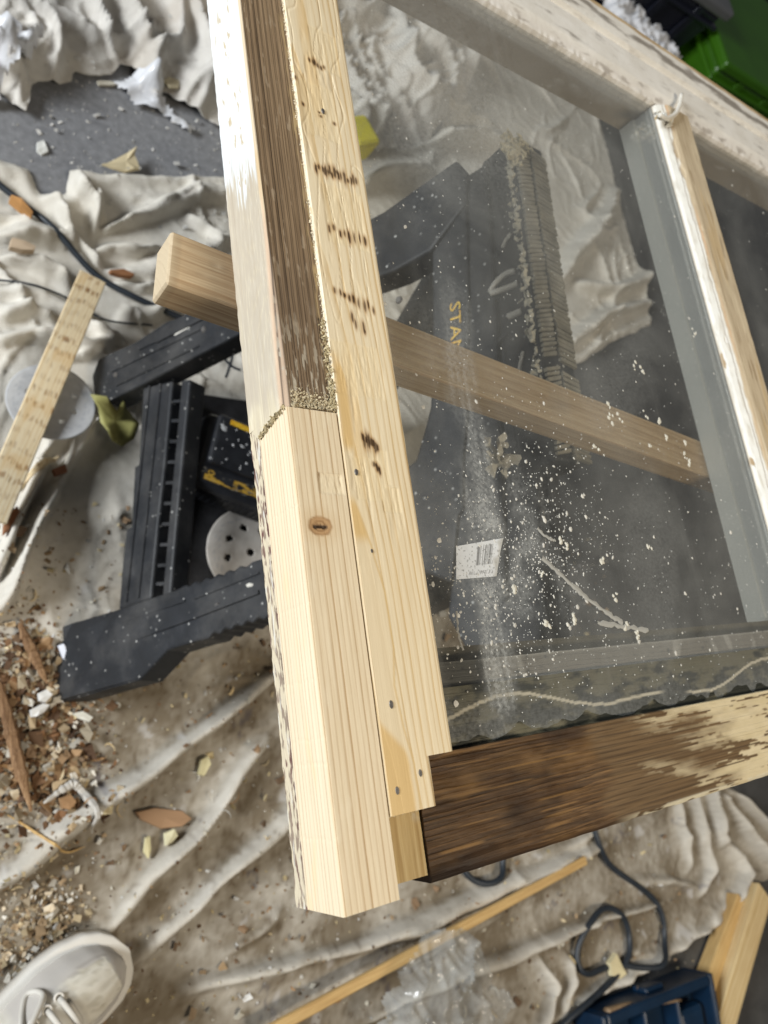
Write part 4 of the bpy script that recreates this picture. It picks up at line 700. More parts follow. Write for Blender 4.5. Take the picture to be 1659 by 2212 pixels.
blob("paint_drip", [(0.2473,0.095,0.0189),(0.2494,0.0981,0.0239),(0.253,0.0976,0.0346),(0.2554,0.0955,0.0418),(0.2583,0.0936,0.0506),(0.2598,0.0901,0.0561),(0.2585,0.0873,0.053),(0.2542,0.0875,0.0409),(0.2501,0.0893,0.0285),(0.2477,0.0914,0.0211)], .0018, legB)
blob("paint_drip", [(0.3421,0.4961,0.1753),(0.3447,0.4985,0.1818),(0.3499,0.4996,0.1966),(0.3549,0.498,0.2111),(0.3556,0.4938,0.2144),(0.3521,0.4917,0.2049),(0.347,0.4919,0.1903),(0.3435,0.4918,0.1805)], .001, legA)
blob("paint_drip", [(0.3503,0.1463,0.2987),(0.352,0.1477,0.3031),(0.3538,0.1455,0.3087),(0.3531,0.1429,0.3074),(0.3507,0.1435,0.3006)], .0015, legB)
blob("paint_drip", [(0.3651,0.4926,0.2418),(0.3693,0.4948,0.2532),(0.3769,0.4922,0.2757),(0.3792,0.4847,0.2846),(0.3768,0.4777,0.2795),(0.3706,0.4802,0.261),(0.3661,0.4835,0.2474)], .001, legA)
for pl, par in (([(0.3595,0.4771,0.2309)], legA), ([(0.4438,0.3871,0.4974)], legA), ([(0.2745,0.1174,0.0908)], legB), ([(0.3351,0.1321,0.2597)], legB), ([(0.3033,0.4829,0.0687)], legA)):
    c = np.array(pl[0]); e1 = np.array((0, 1.0, 0)); e2 = np.cross(hn, e1); e2 /= np.linalg.norm(e2); a = np.linspace(0, 2 * np.pi, 14, endpoint=False); Vr = [c + .0042 * (math.cos(t) * e1 + math.sin(t) * e2) for t in a] + [c - hn * .0016 + .003 * (math.cos(t) * e1 + math.sin(t) * e2) for t in a]
    mesh("screw", np.array(Vr), [[i, (i + 1) % 14, (i + 1) % 14 + 14, i + 14] for i in range(14)] + [list(range(14, 28))], M['nail'], par)
for pl, par in (([(0.3212,0.5043,0.1122),(0.3693,0.4925,0.2529),(0.3695,0.4892,0.2544),(0.3215,0.5,0.1142)], legA), ([(0.3011,0.4946,0.0575),(0.3602,0.4814,0.2301),(0.3604,0.4781,0.2317),(0.3014,0.4902,0.0598)], legA), ([(0.3026,0.4691,0.0691),(0.3555,0.4598,0.2229),(0.3557,0.4565,0.2245),(0.3029,0.4648,0.0713)], legA), ([(0.249,0.1437,0.0091),(0.3202,0.1498,0.2105),(0.3202,0.1471,0.2113),(0.2492,0.14,0.0104)], legB), ([(0.246,0.0911,0.0153),(0.2899,0.0962,0.1393),(0.2899,0.0935,0.1403),(0.2461,0.0876,0.0166)], legB), ([(0.3251,0.1494,0.2246),(0.3579,0.1563,0.3164),(0.3578,0.1538,0.317),(0.3251,0.1467,0.2254)], legB)):
    V, F = prism(np.array(pl) - hn * .0016, hn * .004); mesh("rib", V, F, M['black'], par)
# ridge with chevron treads, caked with putty along its near edge
ry0, ry1 = .172, .492
rd = Acc(); rx = lambda y: .4535 + .1 * (y - .0) - .0
def rbox(y0, y1, xo0, xo1, z0, z1): V = boxv(xo0, xo1, y0, y1, z0, z1); V[:, 0] += .4535 + .1 * V[:, 1]; return V
ridge = mesh("ridge_beam", rbox(ry0, ry1, -.012, .030, ZH - .045, ZH - .0035), BOXF, M['black'], horse); bev(ridge, .003)
chv = Acc(); k = 0; y = ry0 + .004
while y < ry1 - .012:
    if not (.250 < y < .262):
        for xa, xb, sl in ((-.0105, .0065, .0045), (.0095, .0285, -.0045)):
            V = boxv(xa, xb, y, y + .0030, ZH - .0036, ZH - rng.uniform(0, .0012)); V[:, 0] += .4535 + .1 * V[:, 1]; V[[1, 2, 5, 6], 1] += sl; V += rng.normal(0, .0004, V.shape) * (1, 1, 0); chv.add(V, BOXF)
    y += .0046
M['puttyrib'] = plain("putty_dusted_rubber", (.24, .22, .175), .85, .2, .6, 45, .4, 300, .001)
chv.build("tread", M['puttyrib'], ridge)
cr = Acc()
for k in range(260):
    y = .20 + .29 * rng.random() ** .8; s = rng.uniform(.0014, .0034); grain(cr, .4535 + .1 * y - .0115 + rng.normal(0, .0012), y, ZH - .007 - abs(rng.normal(0, .0035)), s, (.60, .56, .46))
for k in range(120):
    c = rng.choice(3); y, x = ((.478, .0), (.486, -.004), (.47, -.009))[c]; y += rng.normal(0, .005); x += rng.normal(0, .006); grain(cr, .4535 + .1 * y + x - .004, y, ZH - .006 + rng.uniform(0, .004), rng.uniform(.0016, .0042), (.58, .52, .38))
tag(cr.build("putty_crust", M['flake'], horse), kind="stuff")
for nm, pts, r in (("putty_run", [(0.4768,0.3562,0.6172),(0.4739,0.3572,0.6088),(0.47,0.3529,0.5987),(0.4672,0.3463,0.5928)], .0026), ("putty_run", [(0.4758,0.3429,0.6182),(0.4731,0.343,0.6106),(0.4699,0.344,0.6012),(0.4673,0.345,0.5935)], .0026), ("putty_run", [(0.473,0.3151,0.6183),(0.4704,0.315,0.6108),(0.4689,0.3152,0.6066)], .003), ("putty_run", [(0.4809,0.3944,0.6182),(0.4785,0.3902,0.6125),(0.4768,0.3846,0.6092)], .0018), ("putty_run", [(0.4682,0.2769,0.6154),(0.4649,0.2615,0.6104),(0.4636,0.2485,0.6105)], .0016)):
    V, F = tube(spline(pts, 6), r, 7); mesh(nm, V, F, M['putty'], horse, smooth_=True)
pb = Acc()
for k in range(26):
    x, y = (0.4172,0.1695); grain(pb, x + rng.normal(-.012, .006), y + rng.normal(.004, .007), .618 + rng.uniform(0, .01), rng.uniform(.002, .0055), (.58, .56, .50))
tag(pb.build("putty_lump", M['flake'], horse), kind="stuff")
# lower spreader bar with a row of slots, and the tray between the two sides
bar = slab("spreader_bar", [(0.3168,0.4474,0.1159),(0.3349,0.4354,0.171),(0.321,0.3259,0.1626),(0.3109,0.2525,0.1547),(0.2995,0.1646,0.1473),(0.2797,0.1631,0.091),(0.2872,0.2281,0.0941),(0.2918,0.2623,0.0973),(0.2951,0.2628,0.1066),(0.303,0.3412,0.1068),(0.3057,0.3418,0.1145)], .026, off=.006)
slab("spreader_bar", [(0.3398,0.4296,0.1867),(0.3447,0.4245,0.2021),(0.3319,0.3276,0.1933),(0.321,0.2439,0.1861),(0.3104,0.1605,0.1795),(0.3057,0.1618,0.1659),(0.3165,0.2477,0.1721),(0.3274,0.3324,0.179)], .026, off=.006)
RUNG = [[(0.3317,0.4108,0.1689),(0.3371,0.4047,0.1862),(0.3365,0.4012,0.1855),(0.3311,0.4073,0.1683)], [(0.3284,0.3853,0.1669),(0.3339,0.3795,0.184),(0.3332,0.3755,0.1834),(0.3278,0.3812,0.1663)], [(0.3251,0.3583,0.165),(0.3305,0.3529,0.182),(0.3299,0.3489,0.1814),(0.3245,0.3543,0.1644)], [(0.3218,0.3317,0.1631),(0.3272,0.3267,0.1801),(0.3266,0.3227,0.1795),(0.3212,0.3278,0.1625)], [(0.3185,0.3056,0.1613),(0.3237,0.3011,0.1773),(0.3231,0.2973,0.1767),(0.3179,0.3017,0.1607)], [(0.3153,0.2799,0.1595),(0.3205,0.2757,0.1754),(0.3199,0.2719,0.1748),(0.3147,0.276,0.1589)], [(0.3119,0.2547,0.1569),(0.3173,0.2507,0.1735),(0.3167,0.2469,0.1729),(0.3113,0.2509,0.1563)], [(0.3088,0.2298,0.1552),(0.3142,0.226,0.1717),(0.3136,0.2223,0.1711),(0.3082,0.226,0.1546)], [(0.3055,0.2054,0.1526),(0.3111,0.2018,0.1699),(0.3106,0.1981,0.1693),(0.3049,0.2016,0.1521)], [(0.3027,0.1839,0.1508),(0.3083,0.1806,0.1679),(0.3078,0.1769,0.1673),(0.3021,0.1802,0.1502)]]
for pl in ([(0.3264,0.4436,0.1261),(0.3275,0.4429,0.1296),(0.2917,0.1688,0.1057),(0.2906,0.1689,0.1024)], [(0.3332,0.4385,0.1469),(0.3343,0.4378,0.1503),(0.2991,0.1688,0.1267),(0.298,0.1689,0.1235)]):
    V, F = prism(np.array(pl) - hn * .0018, hn * .004); mesh("rib", V, F, M['black'], bar)
for pl in RUNG:
    V, F = prism(np.array(pl) + hn * .010, hn * .014); mesh("rung", V, F, M['black'], bar)
TZ = .125
M['tray'] = plain("dusty_tray", (.022, .022, .024), .6, .4, .4, 40, .3, 160, .002, ov=True)
tray = box("tray", (.345, .625, .155, .445, TZ - .012, TZ), M['tray'], horse, .003)
for o, nm in ((legA, "leg"), (legB, "leg"), (panel, "side_panel"), (bar, "spreader_bar")): mirror(o, nm)
# yellow lettering down the panel
fc = bpy.data.curves.new("lettering", 'FONT'); fc.body = "STANLEY"; fc.size = .030; fc.extrude = .0002; fc.resolution_u = 2
tmp = bpy.data.objects.new("tmp_text", fc); C.objects.link(tmp); bpy.context.view_layer.update(); dg = bpy.context.evaluated_depsgraph_get(); tme = bpy.data.meshes.new_from_object(tmp.evaluated_get(dg)); bpy.data.objects.remove(tmp)
lp = np.array([(0.4586,0.3573,0.5504),(0.4619,0.3537,0.5609),(0.4517,0.2717,0.5553)]); ex = lp[2] - lp[1]; ex /= np.linalg.norm(ex); ey = -(np.cross(ex, hn)); ey /= np.linalg.norm(ey)
if np.dot(ey, lp[1] - lp[0]) < 0: ey = -ey
co = np.empty(len(tme.vertices) * 3, np.float32); tme.vertices.foreach_get("co", co); co = co.reshape(-1, 3); wtxt = co[:, 0].max(); s1 = np.linalg.norm(lp[2] - lp[1]) / wtxt * 1.12; s2 = np.linalg.norm(lp[1] - lp[0]) / .0215
Vt = lp[0] + co[:, :1] * s1 * ex + co[:, 1:2] * s2 * ey - co[:, 2:3] * hn; Vt -= np.array(wloc[horse.name]); tme.vertices.foreach_set("co", Vt.astype(np.float32).ravel()); tme.update(); tme.name = "lettering"; tme.materials.append(M['yellow'])
put("lettering", tme, horse, wloc[horse.name])

# battery charger and a sanding disc lying in the tray
ch = thing("battery_charger", "black battery charger with a worn yellow label in the sawhorse tray", "charger", (.42, .31, TZ))
Rc = rotz(math.radians(-18))
def cbox(nm, x0, x1, y0, y1, z0, z1, mat, par=None, b=.004):
    V = boxv(x0, x1, y0, y1, z0, z1) @ Rc.T + CH0; o = mesh(nm, V, BOXF, mat, par or ch); bev(o, b, 3); return o
CH0 = np.array((.350, .300, TZ))
body = cbox("body", 0, .15, 0, .105, .0, .052, M['charger'], None, .012)
cbox("battery_dock", .012, .15, .03, .10, .052, .064, M['charger'], None, .006)
def lab(nm, x0, x1, y0, y1, z, mat): V = boxv(x0, x1, y0, y1, z, z + .0006) @ Rc.T + CH0; return mesh(nm, V, BOXF, mat, ch)
lab("label_panel", .006, .14, .006, .027, .0521, M['charger'])
gu, gv = np.meshgrid(np.linspace(0, 1, 90), np.linspace(0, 1, 24)); ring_ = np.abs(np.hypot((gu - .10) * 6, gv - .72) - .16) < .06; sw = (gu > .04) * (gv > .12) * (gv < .12 + .42 * smooth(.42, .05, gu)) * (gu < .42); bk = (gu > .34) * (gu < .96) * (gv > .14) * (gv < .86) * (fbm(gu * 9, gv * 5, 381) > -.05)
mk = np.clip((ring_ | (sw > 0) | (bk > 0)) * 1.0, 0, 1) * smooth(.42, .22, fbm(gu * 26, gv * 9, 383, 3)); Vl = np.stack([.010 + gu * .128, .0075 + gv * .018, gu * 0 + .0532], -1).reshape(-1, 3) @ Rc.T + CH0
mesh("yellow_label", Vl, [[i * 90 + j, i * 90 + j + 1, (i + 1) * 90 + j + 1, (i + 1) * 90 + j] for i in range(23) for j in range(89)], M['charger'], ch, ov=layers(gu.shape, (mk * .9, (.52, .31, .04)), (smooth(.25, .4, fbm(gu * 14, gv * 6, 385)) * .5, (.36, .33, .26))).reshape(-1, 4))
lab("yellow_mark", .028, .11, .088, .095, .0642, M['yellow'])
for k in range(14): V = boxv(.010 + k * .009, .014 + k * .009, -.0010, .0010, .012, .036) @ Rc.T + CH0; mesh("vent_rib", V, BOXF, M['charger'], ch)
ck = Acc()
for k in range(60):
    p = np.array((rng.uniform(.012, .12), rng.uniform(.032, .095), .0642)) @ Rc.T + CH0; fleck(ck, p[0], p[1], p[2], min(.0008 * math.exp(abs(rng.normal(0, .8))), .005), (.42, .42, .42), .0008)
tag(ck.build("plaster_spots", M['flake'], ch), kind="stuff")
def sanding_disc(cx, cy, z, r, mat, label, ph=0.0, tilt=(0, 0)):
    nr, na = 26, 72; rr = np.linspace(0, 1, nr); aa = np.linspace(0, 2 * np.pi, na, endpoint=False); V = []
    holes = [(.55 * r * math.cos(ph + k * math.pi / 4), .55 * r * math.sin(ph + k * math.pi / 4)) for k in range(8)] + [(0, 0)]
    for q in rr:
        for a in aa: V.append((q * r * math.cos(a), q * r * math.sin(a), 0))
    V = np.array(V); F = []
    for i in range(nr - 1):
        for j in range(na):
            f = [i * na + j, (i + 1) * na + j, (i + 1) * na + (j + 1) % na, i * na + (j + 1) % na]; c = V[f].mean(0)
            if all(math.hypot(c[0] - h[0], c[1] - h[1]) > .072 * r for h in holes): F.append(f)
    P = V.copy(); P[:, 2] = P[:, 0] * tilt[0] + P[:, 1] * tilt[1] + .002 * np.sin(V[:, 0] / r * 2 + 1) * (np.hypot(V[:, 0], V[:, 1]) / r) ** 2; P += (cx, cy, z)
    ring = np.hypot(V[:, 0], V[:, 1]) / r; pr = (np.abs(ring - .78) < .06) * (perlin(np.arctan2(V[:, 1], V[:, 0]) * 7, ring * 30, 311) > .18); ov = layers(ring.shape, (pr * .35, (.30, .33, .40)), (smooth(.1, .5, fbm(V[:, 0] * 60, V[:, 1] * 60, 313)) * .35, (.40, .38, .34)))
    o = mesh("sanding_disc", P, F, mat, None, (cx, cy, z), ov=ov, smooth_=True); s = o.modifiers.new("t", 'SOLIDIFY'); s.thickness = .0012; return tag(o, label, "sanding disc", "round sanding discs")
c2 = (0.4336,0.2245); sanding_disc(c2[0] + .012, c2[1], TZ + .006, .060, M['disc2'], "dusty beige sanding disc lying in the sawhorse tray", .2, (.02, .02))
c1 = (0.2273,0.4431); sanding_disc(c1[0], c1[1], .046, .054, M['disc'], "pale grey sanding disc on the cloth under the scorched offcut", .35, (.05, -.08))

# ------------------------------------------------------------------ loose wood on the floor
def scorch(a, l, z, L):
    m = np.zeros_like(a)
    for c in np.arange(.012, L, .021): m = np.maximum(m, (.3 + .7 * math.sin(c * 333) ** 2) * smooth(.006, .002, np.abs(l - c - .005 * np.sin(c * 900) - .004 * perlin(a * 90, l * 9, 320))) * smooth(-.2, .3, perlin(a * 330, l * 60 + c * 7, 321)))
    return layers(a.shape, (m * .85, (.30, .15, .055)), (smooth(.3, .6, perlin(a * 60, l * 25, 323)) * .4, (.66, .44, .2)), (m * smooth(.3, .6, perlin(a * 600, l * 100, 325)) * .8, (.08, .04, .016)))
s0, s1 = (0.2819,0.6317), (0.1532,0.2791)
board("offcut", (s0[0], s0[1], .052), (s1[0], s1[1], .056), .036, .011, M['scrap'], "pine offcut with rows of scorch marks lying across a sanding disc", "offcut", ov=scorch, nl=180)
s0, s1 = (1.0701,-0.2864), (0.445,-0.3511)
board("wood_strip", (s0[0], s0[1], .030), (s1[0], s1[1], .030), .014, .008, M['strip'], "long thin yellow wood strip lying along the cloth folds", "wood strip")
s0, s1 = (1.5086,-0.4577), (1.2308,-0.6414)
board("pine_board", (s0[0], s0[1], .004), (s1[0], s1[1], .004), .046, .028, M['strip'], "yellowish narrow board lying next to the blue case", "board", bevel=.002)
s0, s1 = (1.5595,-0.4482), (1.2846,-0.6549)
board("pine_board", (s0[0], s0[1], .004), (s1[0], s1[1], .004), .050, .048, M['board'], "paler thick board behind the yellowish one, lower right", "board", bevel=.002)
def splinter(pts, r0, mat_col, label, name="wood_splinter", cat="splinter", group=None, flat=.5):
    P = spline(pts, 8); n = len(P); P[:, 2] = [gz(x, y) + zz for x, y, zz in P]; t = np.linspace(0, 1, n); rr = r0 * (.25 + .75 * np.sin(np.clip(t * 1.05, 0, 1) * np.pi) ** .5) * (1 + .15 * rng.normal(size=n)); V, F = tube(P, rr, 6)
    return tag(mesh(name, V, F, mat_col), label, cat, group)
M['redwood'] = wood("reddish_splinter_wood", (.26, .155, .08), (.12, .06, .028), 'y', 500, (.05, 0), .004, .0, .35, .8, .4, .4)
M['greywood'] = plain("greyed_paint_strip", (.50, .47, .42), .8, .2, .3, 80, .3, 300, .001)
splinter([(x, y, .012) for x, y in [(0.1912,0.1643),(0.201,0.1377),(0.2109,0.1133),(0.2207,0.0901)]], .0058, M['redwood'], "brown wood splinter leaning against the foot of the sawhorse")
splinter([(x, y, .012) for x, y in [(0.1677,0.098),(0.178,0.0499),(0.1881,0.0025),(0.1999,-0.0505)]], .0070, M['redwood'], "long brown wood splinter beside the chip heap at the picture edge")
splinter([(x, y, .012) for x, y in [(0.2131,-0.0444),(0.236,-0.0331),(0.2489,-0.03),(0.2613,-0.0502),(0.2652,-0.0867)]], .0052, M['greywood'], "curled pale paint strip lying on the chip heap", "paint_strip", "paint strip")
splinter([(x, y, .004) for x, y in [(0.177,-0.0502),(0.1958,-0.0659),(0.2195,-0.0886),(0.239,-0.1024),(0.2595,-0.1007)]], .0016, M['strip'], "thin curled tan shaving below the chip heap", "wood_shaving", "shaving")
splinter([(x, y, .010) for x, y in [(0.1888,0.3318),(0.2134,0.3582),(0.2419,0.3816)]], .0050, M['scrap'], "pale wood sliver lying under the tip of the scorched offcut")
splinter([(x, y, .003) for x, y in [(0.1975,0.1083),(0.2048,0.1213),(0.2021,0.138),(0.1943,0.1605)]], .0024, M['putty'], "thin white paint curl behind the short brown splinter", "paint_curl", "paint curl")
def chip(pts, h, col, label, name="wood_chip", cat="wood chip", lift=.004, group=None, curl=.0):
    P = np.array([(x, y, 0) for x, y in pts]); c = P.mean(0); zb = max(gz(x, y) for x, y, _ in P) * .6 + .4 * gz(c[0], c[1]) + lift; n = len(P); P = P + rng.normal(0, .0008, P.shape); P[:, 2] = zb + rng.normal(0, .0012, n) + curl * np.hypot(P[:, 0] - c[0], P[:, 1] - c[1])
    top = P.copy(); top[:, 2] += h; top[:, :2] = (top[:, :2] - c[:2]) * .94 + c[:2]; V = np.concatenate([P, top, [[c[0], c[1], zb + h * 1.1]]]); F = [[i, (i + 1) % n, (i + 1) % n + n, i + n] for i in range(n)] + [[i + n, (i + 1) % n + n, 2 * n] for i in range(n)] + [list(range(n))[::-1]]
    w = .9 + .2 * rng.random((len(V), 1)); return tag(mesh(name, V, F, M['flake'], ov=np.concatenate([np.array(col) * w, np.ones((len(V), 1))], 1)), label, cat, group)
RB, CR, WH = (.33, .16, .075), (.62, .53, .34), (.70, .69, .66)
chip([(0.3133,0.8591),(0.324,0.8665),(0.3562,0.8983),(0.3716,0.9121),(0.368,0.8983),(0.3719,0.8892),(0.3757,0.8766),(0.3635,0.8687),(0.3501,0.8605),(0.3329,0.8595)], .003, (.66, .56, .36), "torn cream paper scrap at the hem beside the bare concrete", "paper_scrap", "paper scrap", .001)
chip([(0.2275,0.8783),(0.2372,0.8855),(0.239,0.8762),(0.2426,0.8661),(0.2322,0.8572),(0.2259,0.863)], .003, (.68, .68, .64), "white ribbed paint flake alone on the bare concrete", "paint_flake", "paint flake", .001)
chip([(0.4183,1.0567),(0.4302,1.0679),(0.4464,1.0675),(0.4455,1.0535),(0.4287,1.0442)], .003, (.66, .58, .40), "yellowish flake on the concrete near the bunched cloth", "paint_flake", "paint flake", .001)
chip([(0.3185,1.028),(0.3394,1.0414),(0.3528,1.042),(0.3419,1.0314),(0.3211,1.0219)], .004, (.62, .58, .48), "long pale flake on the concrete by the heap's shadow", "paint_flake", "paint flake", .001)
chip([(0.319,-0.0719),(0.343,-0.0725),(0.3778,-0.0825),(0.3892,-0.0934),(0.3765,-0.1003),(0.3484,-0.0976),(0.3251,-0.0836)], .004, (.34, .21, .12), "flat tan wood chip between two cloth folds", "wood_chip", "wood chip", .002)
chip([(0.4058,-0.024),(0.4176,-0.0211),(0.418,-0.0316),(0.4104,-0.0454),(0.4019,-0.0418)], .006, (.66, .60, .36), "upright pale yellow chip beside the lower repair block", "wood_chip", "wood chip", .004)
chip([(0.3284,-0.1053),(0.333,-0.1042),(0.3355,-0.1193),(0.3315,-0.1289),(0.3275,-0.1208)], .005, (.64, .58, .34), "narrow cream chip below the flat tan wood chip", "wood_chip", "wood chip", .004)
chip([(0.3526,-0.1038),(0.3645,-0.1018),(0.3687,-0.1101),(0.3588,-0.1167),(0.3506,-0.1172)], .006, (.64, .60, .40), "rounded cream chip on the fold by the tan wood chip", "wood_chip", "wood chip", .004)
chip([(0.2297,-0.0417),(0.2409,-0.0395),(0.2447,-0.0484),(0.2394,-0.0555),(0.2304,-0.0519)], .010, (.34, .20, .10), "blocky brown chip inside the curled paint strip", "wood_chip", "wood chip", .010)
chip([(0.2091,0.0788),(0.2184,0.0822),(0.2244,0.0751),(0.218,0.0661),(0.21,0.0701)], .008, WH, "white paint lump under the corner of the sawhorse foot", "paint_lump", "paint lump", .008)
chip([(0.2008,0.0605),(0.213,0.0666),(0.2221,0.0646),(0.2179,0.0576),(0.2076,0.0524),(0.2016,0.0531)], .007, WH, "white ragged paint lump below the sawhorse foot", "paint_lump", "paint lump", .008)
chip([(0.2467,0.0501),(0.2597,0.0552),(0.2723,0.045),(0.2678,0.0401),(0.254,0.0438)], .007, (.68, .66, .58), "forked white paint lump right of the sawhorse foot", "paint_lump", "paint lump", .006)
chip([(0.2332,0.135),(0.2408,0.1379),(0.2459,0.1297),(0.2571,0.1064),(0.2505,0.1024),(0.2432,0.1097)], .004, (.66, .68, .74), "bluish white flake above the sawhorse foot", "paint_flake", "paint flake", .006)
chip([(0.1827,0.6795),(0.2002,0.6786),(0.2131,0.6749),(0.2118,0.6657),(0.1976,0.6633),(0.1826,0.665)], .010, (.52, .40, .28), "small planed block on the cloth left of the cord", "wood_block", "wood block", .006)
chip([(0.1858,0.7532),(0.1987,0.7484),(0.2142,0.7351),(0.2104,0.7263),(0.195,0.7336),(0.1845,0.7438)], .008, (.46, .24, .09), "orange brown chip beside the black cord", "wood_chip", "wood chip", .006)
chip([(0.3165,0.6752),(0.3385,0.6841),(0.3547,0.6788),(0.3501,0.6698),(0.3282,0.6674),(0.3176,0.6693)], .008, (.28, .13, .06), "dark red brown chip right of the scorched offcut", "wood_chip", "wood chip", .006)
chip([(0.23,0.3563),(0.2449,0.3639),(0.2468,0.3526),(0.2331,0.3465)], .008, (.26, .12, .07), "rusty chip wedged between folds below the leaf", "wood_chip", "wood chip", .006)
chip([(0.1702,0.2861),(0.1837,0.2996),(0.1867,0.2938),(0.1741,0.2687),(0.167,0.2627)], .008, (.30, .14, .07), "rusty sliver at the picture edge under the offcut", "wood_chip", "wood chip", .006)
chip([(1.0955,-0.4543),(1.1171,-0.446),(1.1276,-0.4668),(1.1324,-0.4824),(1.1163,-0.4849),(1.0973,-0.4745)], .008, (.66, .58, .36), "cream wood chip inside the loop of cord", "wood_chip", "wood chip", .004)

# ------------------------------------------------------------------ scattered small stuff
def scatter(name, n, fn, mat, label, cat):
    A = Acc(); pts = [fn() for _ in range(n)]; xy = np.array([p[:2] for p in pts]); zz = ground(xy[:, 0], xy[:, 1])
    for (x, y, s, col), z in zip(pts, zz): grain(A, x, y, z + .0003 + (rng.random() ** 2 * .006 if s > .0025 else 0), s, col, .35)
    return tag(A.build(name, mat), label, cat, None, "stuff")
hp_ = [(0.1916,0.0494),(0.1813,0.0091),(0.2159,-0.0011),(0.2023,0.0912),(0.2267,0.0238),(0.1876,0.1364),(0.2409,-0.0311)]
def heap():
    c = hp_[rng.choice(7, p=[.2, .2, .18, .14, .14, .06, .08])]; s = min(.0013 * math.exp(abs(rng.normal(0, .7))), .0085); w = rng.uniform(.55, 1.25)
    col = random.choice([(.24, .13, .065), (.17, .095, .05), (.36, .23, .125), (.11, .065, .04), (.44, .33, .20), (.62, .58, .50), (.50, .42, .30)])
    return rng.normal(c[0], .027), rng.normal(c[1], .034), s, tuple(np.array(col) * w)
scatter("wood_mulch", 2300, heap, M['flake'], "heap of brown wood crumbs and splinters around the sawhorse foot", "wood crumbs")
h2 = [(0.1982,-0.1657),(0.2224,-0.1575),(0.1839,-0.1897),(0.2122,-0.1834),(0.272,0.0963),(0.2452,0.1212)]
def heap2():
    c = h2[rng.choice(6, p=[.28, .22, .18, .2, .06, .06])]; s = min(.0011 * math.exp(abs(rng.normal(0, .6))), .006); w = rng.uniform(.6, 1.1)
    return rng.normal(c[0], .02), rng.normal(c[1], .024), s, tuple(np.array(random.choice([(.66, .62, .54), (.5, .4, .25), (.28, .2, .12), (.6, .5, .36), (.35, .25, .15)])) * w)
scatter("sawdust_heap", 800, heap2, M['flake'], "pale sawdust and paint crumbs swept together above the shoe", "sawdust")
def floorflakes():
    t = rng.random(); a = W2P; x, y = a[0] + rng.random() * a[2], a[1] + rng.random() * a[3]; w = rng.uniform(.6, 1.05); s = min(.0007 * math.exp(abs(rng.normal(0, .7))), .0045)
    return x, y, s, tuple(np.array((.68, .66, .62)) * w)
W2P = (.19, .74, .34, .46)
scatter("paint_flakes", 520, floorflakes, M['flake'], "fine white paint flakes sprinkled over the bare concrete", "paint flakes")
def clothflakes():
    x, y = .15 + 1.2 * rng.random() ** 1.6, rng.uniform(-.62, .32); w = rng.uniform(.5, 1.1); s = min(.0008 * math.exp(abs(rng.normal(0, .75))), .007)
    return x, y, s, tuple(np.array(random.choice([(.64, .6, .5), (.6, .5, .3), (.3, .2, .12), (.2, .13, .08), (.68, .67, .64), (.42, .3, .18)])) * w)
scatter("cloth_debris", 4200, clothflakes, M['flake'], "loose chips, flakes and dust strewn over the stained drop cloth", "debris")

SH = Acc()
for k in range(130):
    x, y = (.15 + 1.0 * rng.random() ** 1.7, rng.uniform(-.60, .30)) if k > 50 else (rng.normal(hp_[k % 7][0], .03), rng.normal(hp_[k % 7][1], .035)); z = gz(x, y); a = rng.uniform(0, 6.28); L_ = rng.uniform(.006, .022); cv = rng.uniform(-2.5, 2.5); w = rng.uniform(.0006, .0022); P = []
    for t in np.linspace(0, 1, 7): b = a + cv * t; P.append((x + L_ * t * math.cos(b), y + L_ * t * math.sin(b), z + .002 + .007 * t * t * rng.random()))
    P = np.array(P); T = np.gradient(P, axis=0); Nn = np.stack([-T[:, 1], T[:, 0], 0 * T[:, 0]], 1); Nn /= np.linalg.norm(Nn, axis=1)[:, None] + 1e-9; wt = w * np.sin(np.linspace(.25, 2.9, 7))[:, None]; V = np.concatenate([P + Nn * wt, P - Nn * wt]); c = rng.uniform(.7, 1.1)
    SH.add(V, [[i, i + 1, i + 8, i + 7] for i in range(6)], tuple(np.array(random.choice([(.66, .55, .36), (.60, .46, .26), (.66, .64, .58), (.36, .22, .11)])) * c))
tag(SH.build("wood_shavings", M['flake']), "curled shavings and slivers scattered over the stained cloth", "shavings", None, "stuff")
# ------------------------------------------------------------------ cords
def cord(pts, r, label, z=None):
    P = spline([(x, y, 0) for x, y in pts], 14); g = ground(P[:, 0], P[:, 1]); k = np.hanning(43); k /= k.sum(); gs = np.convolve(np.pad(g, 21, mode='edge'), k, 'valid'); P[:, 2] = gs + .005 + r * .8
    if z is not None: P[:, 2] += z(np.linspace(0, 1, len(P)))
    V, F = tube(P, r, 10); return tag(mesh("power_cord", V, F, M['cord'], smooth_=True), label, "cord")
cord([(0.1403,0.8016),(0.1746,0.7777),(0.198,0.7614),(0.2217,0.7386),(0.2519,0.7112),(0.2952,0.6721),(0.334,0.6512),(0.3812,0.632),(0.4458,0.6176)], .0046, "black power cord running diagonally over the cloth to the sawhorse")
cord([(0.1623,0.6267),(0.1905,0.6253),(0.2254,0.621),(0.2616,0.6151),(0.3117,0.5968),(0.3794,0.6021)], .0015, "thin dark cord trailing over the cloth towards the sawhorse leg")
